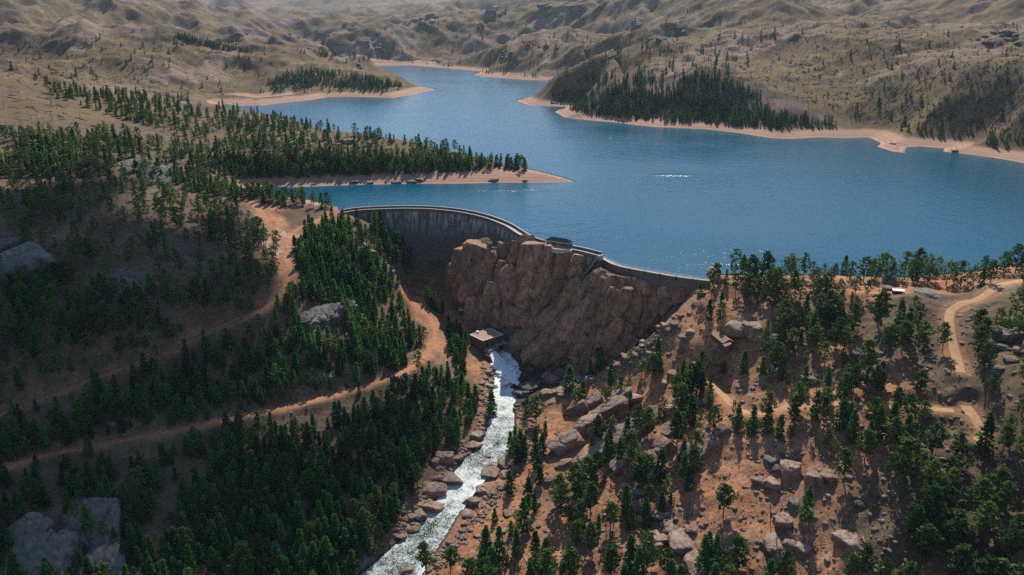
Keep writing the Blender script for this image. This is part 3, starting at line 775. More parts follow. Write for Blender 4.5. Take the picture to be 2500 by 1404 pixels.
def relabel(items, noun):
    """items: list of (object, world point, describing words); names each by the landmark it stands nearest to"""
    by = {}
    for o, p, words in items:
        px, py, _ = project(*p); d = np.hypot((_lm[:, 0] - px), (_lm[:, 1] - py) * 1.4); k = int(d.argmin())
        by.setdefault(k, []).append((d[k], px, o, words))
    for k, l in by.items():
        l.sort(key=lambda q: q[0])
        cx = LM[k][0]; c = {}
        for d, px, o, words in l:
            side = "left of" if px < cx else "right of"
            key = (words, side); c[key] = c.get(key, 0) + 1; n = c[key]
            o["label"] = f"{words} {noun} {ORD[min(n, 20) - 1]} {side} {LM[k][2]}"
            while len(o["label"].split()) > 16: o["label"] = o["label"].split(' ', 1)[1]

# ------------------------------------------------------------------ trees
def quads_cloud(C, D, Wd, L, Wt):
    a = C - D * (L * .35)[:, None]; e = C + D * (L * .65)[:, None]; m = C + D * (L * .1)[:, None]
    hw = Wd * (Wt * .5)[:, None]
    V = np.stack([a, m - hw, e, m + hw], 1).reshape(-1, 3)
    F = np.arange(len(V)).reshape(-1, 4)
    return V, F
def unit(v): return v / (np.linalg.norm(v, axis=-1, keepdims=True) + 1e-9)
def conifer(rs, kind, n):
    """unit-height crown and trunk; kind 'fir' is a narrow cone, 'pine' an open irregular crown on a bare stem"""
    g = np.random.default_rng(rs)
    C, D, Wd, L, Wt = [], [], [], [], []
    if kind == 'fir': z0, nl, Rm = .04, 17, g.uniform(.20, .25)
    else: z0, nl, Rm = g.uniform(.18, .32), 13, g.uniform(.22, .28)
    lean = g.uniform(-.03, .03, 2)
    limbs = []
    br = []
    for l in range(nl):
        t = (l + g.uniform(0, .8)) / nl
        nb = g.integers(5, 8) if kind == 'fir' else g.integers(3, 5)
        for b in range(nb):
            if kind == 'fir': prof = (1 - t) ** .85 * (.55 + .45 * smooth(0, .15, np.array(t))) + .05
            else: prof = max(.12, math.sin(math.pi * min(1, .18 + t * .80)) ** .75)
            br.append((z0 + (1 - z0) * t * .97, (b + g.uniform(-.35, .35)) / nb * 2 * math.pi + l * 2.4, Rm * prof * g.uniform(.6, 1.12) if kind == 'fir' else Rm * prof * g.uniform(.45, 1.15), t))
    per = max(2, n // len(br))
    for z, a, Lb, t in br:
        dr = np.array([math.cos(a), math.sin(a), 0]); tn = np.array([-math.sin(a), math.cos(a), 0])
        k = per
        if kind == 'fir':
            rho = g.uniform(.2, 1, k) ** .8
            c = dr * (rho * Lb)[:, None] + tn * (g.normal(0, .16, k) * Lb * rho)[:, None]
            c[:, 2] += z - .30 * Lb * rho ** 1.4 + g.normal(0, .012, k)
            d = unit(dr + tn * g.normal(0, .5, (k, 1)) + np.array([0, 0, 1]) * g.normal(-.30, .30, (k, 1)))
            ln_ = g.uniform(.06, .11, k); wd_ = g.uniform(.04, .065, k)
        else:
            rho = np.where(g.random(k) < .75, g.uniform(.62, 1.05, k), g.uniform(.25, .7, k))
            c = dr * (rho * Lb)[:, None] + g.normal(0, 1, (k, 3)) * np.array([.026, .026, .018])
            c[:, 2] += z + .10 * Lb * rho
            d = unit(g.normal(0, 1, (k, 3)) + dr * .6 + np.array([0, 0, .25]))
            ln_ = g.uniform(.06, .095, k); wd_ = g.uniform(.04, .065, k)
            limbs.append((np.array([0, 0, z - .03]) + np.r_[lean, 0] * z, dr * Lb * .85 + np.array([0, 0, z + .02]) + np.r_[lean, 0] * z))
        c[:, :2] += lean * c[:, 2:3]
        wv = unit(np.cross(d, g.normal(0, 1, (k, 3)) * .6 + np.array([0, 0, 1.])))
        C.append(c); D.append(d); Wd.append(wv); L.append(ln_); Wt.append(wd_)
    V, F = quads_cloud(*[np.concatenate(q) for q in (C, D, Wd, L, Wt)])
    tb = MB()
    tb.tube([(0, 0, -.06), (lean[0] * .3, lean[1] * .3, .3), (lean[0] * .65, lean[1] * .65, .65), (lean[0], lean[1], .98)], [.017, .013, .008, .002], 6)
    for a, e in limbs[::2]: tb.tube([a, e], [.005, .002], 3)
    return (V, F), (np.array(tb.v), np.array(tb.q))
FIR = [conifer(100 + k, 'fir', 620) for k in range(6)]
PINE = [conifer(200 + k, 'pine', 620) for k in range(7)]
FIR_L = [conifer(300 + k, 'fir', 190) for k in range(5)]
PINE_L = [conifer(400 + k, 'pine', 170) for k in range(5)]
FIR_XL = [conifer(500 + k, 'fir', 100) for k in range(4)]
for T in (FIR_L, PINE_L, FIR_XL):
    for (V_, F_), _ in T:     # fewer, larger sprays
        c = V_.reshape(-1, 4, 3).mean(1, keepdims=True); V_[:] = (c + (V_.reshape(-1, 4, 3) - c) * 1.5).reshape(-1, 3)

# where they grow: areas by their base, how many, height range, share of firs
ZN = [
 ("A", "-60,1165 240,1100 640,1022 980,928 1060,880 1135,905 1165,1000 1120,1080 1050,1130 1010,1210 950,1290 880,1390 850,1500 -60,1520", 640, 8, 15, .85),
 ("B", "-60,1040 150,965 430,862 640,768 700,725 760,720 860,800 990,850 990,895 850,940 640,990 430,1035 240,1070 -60,1150", 400, 8, 14, .8),
 ("C", "715,610 760,560 850,530 930,560 950,590 930,640 985,700 1000,770 1045,850 870,840 740,730", 330, 8, 14, .9),
 ("C2", "900,560 990,560 1010,640 1000,680 950,640", 22, 10, 16, 1),
 ("D", "-60,470 150,450 330,440 480,490 600,520 680,590 690,690 560,770 420,840 150,930 -60,990", 330, 9, 15, .12),
 ("D2", "-60,760 300,700 560,720 640,750 420,845 150,940 -60,1000", 260, 9, 15, .5),
 ("E", "-60,385 100,390 250,402 420,432 600,470 700,482 800,493 825,503 800,512 650,500 500,480 430,452 280,424 -60,440", 380, 9, 14, .4),
 ("F", "640,438 900,430 1100,422 1290,408 1230,392 1100,366 1000,343 850,326 740,302 640,278 560,265 420,240 300,228 200,222 140,215 110,240 200,262 330,300 480,350 420,380 330,395 450,430", 860, 8, 13, .6),
 ("F2", "520,395 700,380 900,385 1100,395 1250,402 1250,410 1000,425 700,436 600,440", 260, 8, 13, .7),
 ("F3", "-20,330 300,330 480,370 400,400 200,390 -20,375", 150, 9, 14, .4),
 ("F4", "1230,398 1305,406 1308,420 1240,414", 16, 8, 14, .7),
 ("G", "700,178 760,172 900,192 990,212 960,216 850,215 740,212 650,205", 300, 9, 13, .9),
 ("G2", "640,205 760,216 900,222 990,216 960,226 800,224 700,232 600,240", 50, 9, 12, .9),
 ("H", "1335,238 1420,216 1440,255 1395,262", 50, 10, 14, .9),
 ("H2", "1385,268 1440,255 1480,225 1600,235 1750,250 1900,280 2080,312 1900,315 1750,308 1600,300 1450,284", 520, 8, 13, .85),
 ("H4", "1430,232 1500,202 1600,189 1740,190 1840,222 1900,262 1700,255 1500,248", 230, 7, 12, .75),
 ("H3", "1450,210 1550,185 1750,182 1780,195 1600,200", 30, 8, 12, .8),
 ("I1", "1245,990 1330,1000 1340,1100 1250,1160 1230,1100", 12, 10, 15, .7),
 ("I2", "1240,1180 1330,1120 1700,1060 1700,1250 1650,1420 1500,1520 1100,1520 1130,1420", 76, 9, 16, .5),
 ("I3", "1390,950 1500,870 1640,880 1720,950 1680,1060 1450,1090 1400,1020", 34, 9, 15, .5),
 ("I4", "1700,900 1900,850 2100,900 2250,950 2280,1060 2050,1100 1850,1080 1700,1060", 60, 9, 15, .25),
 ("I5", "1690,730 1760,690 1990,705 2180,720 2240,780 2280,880 2100,880 1900,830 1700,790", 66, 9, 15, .25),
 ("I6", "1780,668 2200,672 2300,672 2400,668 2520,660 2520,700 2400,700 2200,700 2000,690 1800,682", 70, 9, 14, .1),
 ("I7", "2280,830 2420,780 2560,760 2560,1100 2420,1120 2380,1000 2300,980", 26, 10, 16, .1),
 ("I8", "1980,1110 2280,1060 2560,1100 2560,1520 2150,1520 2050,1420 2100,1300", 48, 10, 17, .15),
 ("I9", "1700,1290 1900,1420 2050,1450 2050,1520 1650,1520 1560,1440", 16, 11, 16, .7),
 ("K", "1030,715 1062,722 1082,770 1060,765", 14, 8, 12, 1),
 ("K2", "1085,800 1120,815 1155,860 1165,920 1130,910 1090,860", 26, 8, 12, 1),
 ("J1", "2150,300 2300,320 2400,340 2330,345 2200,325", 9, 8, 12, .5),
 ("J2", "2390,335 2500,330 2500,365 2420,362", 16, 8, 12, .5),
 ("J3", "1000,150 1200,170 1420,200 1420,206 1200,186 1000,158", 36, 7, 10, .8),
 ("J4", "700,120 850,120 950,150 860,152 760,140", 40, 8, 11, .8),
 ("J5", "430,88 560,112 620,128 540,122 440,100", 110, 9, 12, .9),
 ("J7", "760,110 1000,50 1300,60 1700,20 2000,60 1900,150 1700,190 1400,170 1000,150", 170, 8, 13, .8),
 ("J8", "2000,120 2300,60 2500,60 2500,330 2250,330 2050,290 1900,230", 60, 7, 12, .6),
 ("J9", "0,110 300,70 640,110 680,180 560,230 250,230 0,190", 90, 7, 12, .6),
 ("J6", "1350,180 1500,185 1480,205 1430,208", 24, 9, 12, .9),
]
FIRST_BASES = P("1490,1290 1765,1260 1745,1385 1100,1400 1200,1400 1330,1395 1540,1390 1965,1265 2060,1180 2110,1130 1480,1130 1430,1190 1310,1140 1390,955 1660,1010 1590,930 1945,1005 2300,860 2210,830 2060,1010 2400,1100 2140,1070 2330,1300 2440,1390 1040,1400 1360,1230 1560,1190 1200,1010")
road_all = [np.vstack([v[0] for v in road_w.values()])]
rl = [v[0] for v in road_w.values()]
BUILD = np.array([at_z(1195, 835, -58)[:2], at_z(1757, 830, -25)[:2], at_z(1127, 757, -57)[:2]])
NOGROW = [(1825, 800, 13), (1955, 1160, 15), (1930, 1370, 10), (2085, 1325, 11), (1450, 1045, 16), (1640, 1320, 14), (1985, 925, 8), (790, 785, 16), (310, 690, 14), (60, 650, 20), (120, 1330, 13), (320, 425, 12), (905, 620, 8), (2110, 865, 8)]
NG = [(G.hit(a, b_), r) for a, b_, r in NOGROW]
trees = []
cell = {}
RPX = []
for k in ('upper', 'lower'):
    a, b_, _ = project(road_w[k][0][:, 0], road_w[k][0][:, 1], road_w[k][0][:, 2]); o_ = np.argsort(a); RPX.append((a[o_], b_[o_]))
CLEAR = [(1722, 798, 1795, 848), (1150, 795, 1242, 868), (1112, 745, 1142, 770), (2180, 700, 2208, 720), (1425, 622, 1465, 672)]
def in_front(p, hgt):
    """yards and clearings kept open round the buildings"""
    px, pb, zc = project(*p); _, pt, _ = project(p[0], p[1], p[2] + hgt); r = .2 * hgt * F_PX / zc
    return any(px + r > x0 and px - r < x1 and pt < y1 and pb > y0 + 4 for x0, y0, x1, y1 in CLEAR)
def hides_road(p, hgt):
    """the roads were cut through the forest: no tall trees close below them"""
    px, pb, _ = project(*p); _, pt, _ = project(p[0], p[1], p[2] + hgt)
    for a, b_ in RPX:
        if a[0] < px < min(a[-1], 700 if a is RPX[0][0] else 1050):
            y = np.interp(px, a, b_)
            if pt < y + 3 and y < pb: return True
    return False
def free(p, dmin):
    i, j = int(p[0] // 6), int(p[1] // 6)
    for a in range(i - 1, i + 2):
        for b in range(j - 1, j + 2):
            for q in cell.get((a, b), ()):
                if (q[0] - p[0]) ** 2 + (q[1] - p[1]) ** 2 < dmin * dmin: return False
    return True
def plant(p, hgt, fir):
    cell.setdefault((int(p[0] // 6), int(p[1] // 6)), []).append(p); trees.append((p, hgt, fir))
rg = random.Random(3)
for a, b_ in FIRST_BASES:
    p = G.hit(a, b_)
    if p is not None: plant(p, rg.uniform(13, 18), rg.random() < .5)
for nm, poly, cnt, h0, h1, fir in ZN:
    poly = P(poly); xs = [q[0] for q in poly]; ys = [q[1] for q in poly]; got = tries = 0
    while got < cnt and tries < cnt * 30:
        tries += 1
        px = rg.uniform(min(xs), max(xs)); py = rg.uniform(min(ys), max(ys))
        if not inside(poly, np.array([px]), np.array([py]))[0]: continue
        p = G.hit(px, py)
        if p is None or p[2] < -95: continue
        r = math.hypot(p[0], p[1])
        if r > 560 and p[2] < 4.5 and nm not in 'C C2 K K2': continue
        if vnoise(np.array([p[0] / 38]), np.array([p[1] / 38]), 77)[0] < .34 and rg.random() < .8: continue
        if not free(p, 3.0 if fir > .6 else 4.6): continue
        if min(np.hypot(l[::3, 0] - p[0], l[::3, 1] - p[1]).min() for l in rl) < 5.0: continue
        if r < 700 and (np.hypot(st[::4, 0] - p[0], st[::4, 1] - p[1]) - st[::4, 3]).min() < 2.5: continue
        if np.hypot(BUILD[:, 0] - p[0], BUILD[:, 1] - p[1]).min() < 11: continue
        if any((q[0] - p[0]) ** 2 + (q[1] - p[1]) ** 2 < rr_ * rr_ for q, rr_ in NG): continue
        if nm in ('A', 'B', 'D', 'D2') and hides_road(p, h1) and rg.random() < .88: continue
        if in_front(p, h1): continue
        hh = rg.uniform(h0, h1) * (rg.choice((1, 1, 1.12, .85)) if rg.random() < .8 else .55) * (1.15 if nm[0] == 'I' else 1)
        plant(p, hh, rg.random() < fir); got += 1
print("trees", len(trees))
def app(p, hgt): return hgt / (np.linalg.norm(np.array(p) - (0, 0, CAM_H)))
def shows(p, hgt):
    px, py, zc = project(p[0], p[1], p[2] + hgt * .5); return -15 < px < 2515 and -20 < py < 1415
trees.sort(key=lambda t: -app(t[0], t[1]) - (10 if shows(t[0], t[1]) else 0))
N_IND = 300
me_c = {}; me_t = {}
for kd, src, cm in (('fir', FIR, 'fir'), ('pine', PINE, 'pine')):
    for k, ((cv, cf), (tv, tf)) in enumerate(src):
        me_c[kd, k] = mesh_np("crown", cv, cf, [M[cm]], True, attrs={'rnd': np.repeat(np.random.default_rng(k).random(len(cf)) * .35, 4)})
        me_t[kd, k] = mesh_np("trunk", tv, tf, [M['bark']], True)
items = []
for k, (p, hgt, fir) in enumerate(trees[:N_IND]):
    kd = 'fir' if fir else 'pine'; v = rg.randrange(len(FIR if fir else PINE))
    r = bpy.data.objects.new("fir_tree" if fir else "pine_tree", None); COL.objects.link(r)
    r.location = p; s = hgt; wd = rg.uniform(.9, 1.25); r.scale = (s * wd, s * wd, s); r.rotation_euler = (rg.uniform(-.04, .04), rg.uniform(-.04, .04), rg.uniform(0, 6.28))
    for nm, me in (("crown", me_c[kd, v]), ("trunk", me_t[kd, v])):
        c = bpy.data.objects.new(nm, me); c.parent = r; COL.objects.link(c)
    tag(r, None, "tree", "conifers on the near slopes")
    sz = "tall" if hgt > 13 else "medium" if hgt > 9.5 else "short"
    items.append((r, p, f"{sz} narrow dark" if fir else f"{sz} open crowned"))
relabel([i for i in items if i[0].name.startswith("fir")], "fir")
relabel([i for i in items if i[0].name.startswith("pine")], "pine")

def merge(lst):
    """lst of (crown, trunk, point, height, width): one mesh, material 0 fir, 1 pine, 2 bark"""
    VV, FF, MI, RN = [], [], [], []; n = 0
    for (cv, cf), (tv, tf), p, hgt, wd, ang, mi in lst:
        c, s = math.cos(ang), math.sin(ang); Rm = np.array([[c, s, 0], [-s, c, 0], [0, 0, 1]])
        for vv, ff, m in ((cv, cf, mi), (tv, tf, 2)):
            VV.append((vv * np.array([wd, wd, 1]) * hgt) @ Rm + p); FF.append(ff + n); MI.append(np.full(len(ff), m)); RN.append(np.full(len(vv), rg.random())); n += len(vv)
    return np.concatenate(VV), np.concatenate(FF), np.concatenate(MI), np.concatenate(RN)
rest = []
for p, hgt, fir in trees[N_IND:]:
    r = math.hypot(p[0], p[1])
    src = (FIR_XL if r > 1000 else FIR_L) if fir or r > 1000 else PINE_L
    (c, t) = src[rg.randrange(len(src))]
    rest.append((c, (t[0], t[1][:18]), p, hgt, rg.uniform(.9, 1.3), rg.uniform(0, 6.28), 0 if fir else 1))
vv, ff, mi, rn = merge(rest)
link("conifer_forest", mesh_np("conifer_forest", vv, ff, [M['fir'], M['pine'], M['bark']], True, mi, {'rnd': rn}), kind="stuff", label="dark green conifers covering the slopes, the peninsulas and the far shores")

# low scrub and tussocks
VV, FF, RN, n = [], [], [], 0
def scrub_at(p, s):
    global n
    k = rg.randrange(5, 9); g = np.random.default_rng(rg.randrange(1 << 30))
    c = g.normal(0, .35, (k, 3)) * s + p; c[:, 2] = p[2] + np.abs(g.normal(.25, .2, k)) * s
    v, f = quads_cloud(c, unit(g.normal(0, 1, (k, 3)) + (0, 0, .8)), unit(g.normal(0, 1, (k, 3))), np.full(k, .9 * s), np.full(k, .6 * s))
    VV.append(v); FF.append(f + n); RN.append(np.full(len(v), rg.random())); n += len(v)
for poly, cnt, s0, s1 in (("1240,990 1500,900 1760,700 2250,720 2520,760 2520,1404 1060,1404 1200,1180", 1500, .3, .9), ("0,330 330,330 690,500 690,690 420,820 0,950", 2200, .5, 1.5), ("1350,180 1700,20 2100,40 2500,60 2500,330 2150,300 1900,230 1700,180", 2600, 1.2, 3.6), ("0,110 300,60 640,110 680,180 560,230 250,250 0,190", 1300, 1.0, 3.0), ("760,130 1000,50 1400,40 1350,150 1000,150", 900, 1.5, 4.), ("0,1020 430,870 760,740 1000,900 1050,1000 850,1404 0,1404", 1500, .4, 1.3), ("560,340 800,330 1100,370 1290,405 1100,420 700,430", 260, .6, 1.4), ("0,200 300,300 500,340 300,400 0,360", 260, .6, 1.3)):
    poly = P(poly); xs = [q[0] for q in poly]; ys = [q[1] for q in poly]
    for _ in range(cnt):
        px = rg.uniform(min(xs), max(xs)); py = rg.uniform(min(ys), max(ys))
        if not inside(poly, np.array([px]), np.array([py]))[0]: continue
        p = G.hit(px, py)
        if p is None or min(np.hypot(l[::3, 0] - p[0], l[::3, 1] - p[1]).min() for l in rl) < 3.5 or (np.hypot(st[::4, 0] - p[0], st[::4, 1] - p[1]) - st[::4, 3]).min() < 2: continue
        if math.hypot(p[0], p[1]) > 600 and p[2] < 7: continue
        scrub_at(p, s0 + (s1 - s0) * rg.random() ** 2)
link("scrub", mesh_np("scrub", np.concatenate(VV), np.concatenate(FF), [M['scrub']], True, attrs={'rnd': np.concatenate(RN)}), kind="stuff", label="low dry scrub and tussocks dotted over the slopes")

# ------------------------------------------------------------------ burnt snags and fallen logs
def snag(rs):
    g = np.random.default_rng(rs); m = MB()
    ln = g.uniform(-.05, .05, 2)
    m.tube([(0, 0, -.05), (ln[0] * .5, ln[1] * .5, .5), (ln[0], ln[1], 1)], [.018, .012, .003], 5)
    for k in range(9):
        z = g.uniform(.3, .92); a = g.uniform(0, 6.28); l = g.uniform(.05, .15) * (1.1 - z)
        m.tube([(ln[0] * z, ln[1] * z, z), (ln[0] * z + math.cos(a) * l, ln[1] * z + math.sin(a) * l, z + g.uniform(-.02, .05))], [.005, .002], 3)
    return np.array(m.v), np.array(m.q)
SN = [snag(900 + k) for k in range(5)]
SNZ = [
 ("2100,60 2300,75 2500,70 2500,330 2350,340 2150,300 2000,290 1850,230 1760,180 1900,110", 420),
 ("1300,60 1700,20 2100,10 2300,30 2100,50 1900,90 1750,170 1450,170 1350,150", 420),
 ("760,120 1000,60 1300,40 1300,150 1000,150 850,130", 130), ("0,110 300,60 600,90 640,180 520,230 250,220 0,190", 180),
 ("1450,200 1700,200 1950,250 2100,300 1800,300 1500,270", 90), ("0,215 120,250 300,330 100,360 0,330", 26),
 ("300,900 900,900 1050,1000 950,1300 600,1400 300,1300", 30), ("1300,1100 1700,1000 2100,1050 2400,1150 2300,1400 1400,1400", 22)]
sn = []
for poly, cnt in SNZ:
    poly = P(poly); xs = [q[0] for q in poly]; ys = [q[1] for q in poly]; got = tries = 0
    while got < cnt and tries < cnt * 20:
        tries += 1
        px = rg.uniform(min(xs), max(xs)); py = rg.uniform(min(ys), max(ys))
        if not inside(poly, np.array([px]), np.array([py]))[0]: continue
        p = G.hit(px, py)
        if p is None or (math.hypot(p[0], p[1]) > 600 and p[2] < 7): continue
        sn.append((p, rg.uniform(6, 13))); got += 1
sn.sort(key=lambda t: -app(*t))
sm = [mesh_np("snag", v, f, [M['char'] if k % 3 else M['dead']], True) for k, (v, f) in enumerate(SN)]
items = []
for p, hgt in sn[:280]:
    k = rg.randrange(5); o = bpy.data.objects.new("dead_tree", sm[k]); COL.objects.link(o); o.location = p
    wd = hgt * (1.0 if math.hypot(p[0], p[1]) < 700 else 1.35); o.scale = (wd, wd, hgt); o.rotation_euler = (rg.uniform(-.1, .1), rg.uniform(-.1, .1), rg.uniform(0, 6.28))
    tag(o, None, "dead tree", "bare burnt trunks on the slopes")
    items.append((o, p, ("charred" if k % 3 else "bleached") + (" tall" if hgt > 9.5 else " short") + " bare"))
relabel(items, "snag")
VV, FF, n = [], [], 0
for p, hgt in sn[280:]:
    v, f = SN[rg.randrange(5)]; a = rg.uniform(0, 6.28); c, s = math.cos(a), math.sin(a)
    VV.append((v * np.array([1.4, 1.4, 1]) * hgt) @ np.array([[c, s, 0], [-s, c, 0], [0, 0, 1]]) + p); FF.append(f + n); n += len(v)
link("dead_forest", mesh_np("dead_forest", np.concatenate(VV), np.concatenate(FF), [M['char']], True), kind="stuff", label="thin scatter of burnt bare trunks over the far hills")
# fallen logs on the burnt hills
lg = MB()
def in_poly_hits(poly, cnt):
    poly = P(poly); xs = [q[0] for q in poly]; ys = [q[1] for q in poly]; got = tries = 0
    while got < cnt and tries < cnt * 20:
        tries += 1
        px = rg.uniform(min(xs), max(xs)); py = rg.uniform(min(ys), max(ys))
        if not inside(poly, np.array([px]), np.array([py]))[0]: continue
        p = G.hit(px, py)
        if p is None: continue
        got += 1; yield p
for poly, cnt in (("2080,70 2500,80 2500,330 2200,320 2050,290 1850,200 1950,100", 420), ("1400,80 1900,40 1850,200 1500,180", 260), ("0,110 300,80 600,110 640,190 520,235 250,215 0,185", 260), ("0,215 130,230 300,330 100,360 0,330", 60)):
    for p in in_poly_hits(poly, cnt):
        if p[2] < 8: continue
        a = rg.gauss(.5, .5); l = rg.uniform(4, 10); dx, dy = math.cos(a) * l, math.sin(a) * l
        q = (p[0] + dx, p[1] + dy); zq = G.at(*q)[0]
        lg.tube([(p[0], p[1], p[2] + .25), (q[0], q[1], zq + .25)], [.38, .22], 4)
o = lg.build("fallen_logs", M['char']); tag(o, "grey fallen trunks strewn over the burnt hillsides", kind="stuff")
items = []
for a, b_, c, d_, wd in ((2105,1310,2114,1335,'white'), (2020,1255,2045,1310,'grey'), (2140,1180,2160,1215,'dark'), (1290,1275,1330,1250,'dark'), (1640,1075,1665,1095,'dark'), (1290,1380,1270,1340,'white'), (2270,1210,2290,1240,'dark'), (1560,1330,1600,1345,'dark'), (455,1265,480,1290,'grey'), (700,1130,720,1150,'grey'), (1730,870,1745,895,'white')):
    p, q = G.hit(a, b_), G.hit(c, d_)
    if p is None or q is None: continue
    m = MB(); m.tube([p + (0, 0, .25), (p + q) / 2 + (0, 0, .35), q + (0, 0, .3)], [.32, .26, .14], 6)
    o = m.build("fallen_log", M['pale_wood' if wd == 'white' else 'dead' if wd == 'grey' else 'char'], None, True); tag(o, None, "log", "fallen logs on the near slopes"); items.append((o, p, f"{wd} weathered fallen"))
relabel(items, "log")

# ------------------------------------------------------------------ boulders
def ico(sub):
    import bmesh
    bm = bmesh.new(); bmesh.ops.create_icosphere(bm, subdivisions=sub, radius=1.0)
    v = np.array([x.co for x in bm.verts]); f = np.array([[q.index for q in x.verts] for x in bm.faces]); bm.free(); return v, f
IV, IF = ico(5); IV3, IF3 = ico(2)
def boulder(rs, V, blocky=7., planes=11, flat=1.0):
    g = np.random.default_rng(rs); d = unit(V)
    nrm = unit(g.normal(0, 1, (planes, 3))); dist = g.uniform(.72, 1.05, planes)
    nrm = np.vstack([nrm, [[0, 0, 1], [0, 0, -1]]]); dist = np.r_[dist, .8 * flat, .9]
    k = np.clip(d @ nrm.T / dist, 0, None)
    r = 1 / (np.sum(k ** blocky, 1) ** (1 / blocky) + 1e-6)
    r = np.clip(r, .5, 1.5)
    x, y, z = (d * 2.2 + rs).T
    r *= 1 + .07 * fbm(x + z * .7, y - z * .5, 1.1, 4, rs) - .05 * (np.abs(fbm(x * 1. + z, y + z, 1.6, 2, rs + 4)) < .05)
    return d * r[:, None]
BM = [mesh_np("boulder", boulder(20 + k, IV, 16. if k % 3 else 26., 9), IF, [M['rock']], True) for k in range(12)]
def block(rs):
    """jointed granite block: upright sides, rounded shoulders"""
    g = np.random.default_rng(rs); d = unit(IV)
    base = [[1, 0, 0], [-1, 0, 0], [0, 1, 0], [0, -1, 0], [0, 0, 1], [0, 0, -1]]
    nrm = unit(np.array(base) + g.normal(0, .16, (6, 3))); dist = g.uniform(.85, 1., 6)
    ch = unit(g.normal(0, 1, (6, 3))); nrm = np.vstack([nrm, ch]); dist = np.r_[dist, g.uniform(.95, 1.2, 6)]
    k = np.clip(d @ nrm.T / dist, 0, None); r = np.clip(1 / (np.sum(k ** 26, 1) ** (1 / 26) + 1e-6), .5, 1.5)
    x, y, z = (d * 2.2 + rs).T
    r *= 1 + .05 * fbm(x + z * .7, y - z * .5, 1.1, 4, rs) - .10 * smooth(.10, .03, np.abs(fbm(x + .5 * y, z * .25, 1.2, 2, rs + 4))) - .06 * smooth(.08, .02, np.abs(fbm(z * 1.2 + .3 * x, y * .3, 1.0, 2, rs + 8)))
    return d * r[:, None]
BM += [mesh_np("boulder", block(40 + k), IF, [M['rock']], True) for k in range(8)]
def bmesh_for(k, m):
    key = f"{k}_{m}"
    if key not in me_c:
        c = BM[k].copy(); c.materials.clear(); c.materials.append(M[m]); me_c[key] = c
    return me_c[key]
B_ITEMS = []
def put_boulder(px, py, wpx, hw=.75, dw=.9, yaw=None, tilt=0., m='rock', words=None, sink=.38, shp=None, pitch=None, back=.25, group="granite boulders on the slopes"):
    p = G.hit(px, py)
    if p is None: return None
    zc = project(*p)[2]; wd = wpx * zc / F_PX
    o = bpy.data.objects.new("cliff_block" if m == 'cliff_rock' else "rock_crag" if words == "dark craggy far" else "boulder", bmesh_for(shp if shp is not None else rg.choice((0, 1, 2, 3, 4, 5, 6, 7, 8, 9, 10, 11, 12, 15, 18)), m)); COL.objects.link(o)
    hz = wd * hw
    o.scale = (wd * .5, wd * dw * .5, hz * .5)
    o.location = (p[0], p[1] + wd * dw * back, p[2] + hz * (.5 - sink))
    o.rotation_euler = (pitch if pitch is not None else rg.uniform(-.15, .15), tilt, yaw if yaw is not None else rg.uniform(-.5, .5))
    tag(o, None, "boulder" if o.name.startswith("boulder") else "rock", group)
    if words is None:
        words = ("huge" if wd > 16 else "large" if wd > 9 else "medium" if wd > 5 else "small") + {'rock': " pinkish", 'grey_rock': " pale grey", 'dark_rock': " dark", 'wet_rock': " black wet", 'cliff_rock': " brown"}[m] + (" leaning" if abs(tilt) > .3 else " flat" if hw < .45 else " rounded")
    B_ITEMS.append((o, p, words)); return o
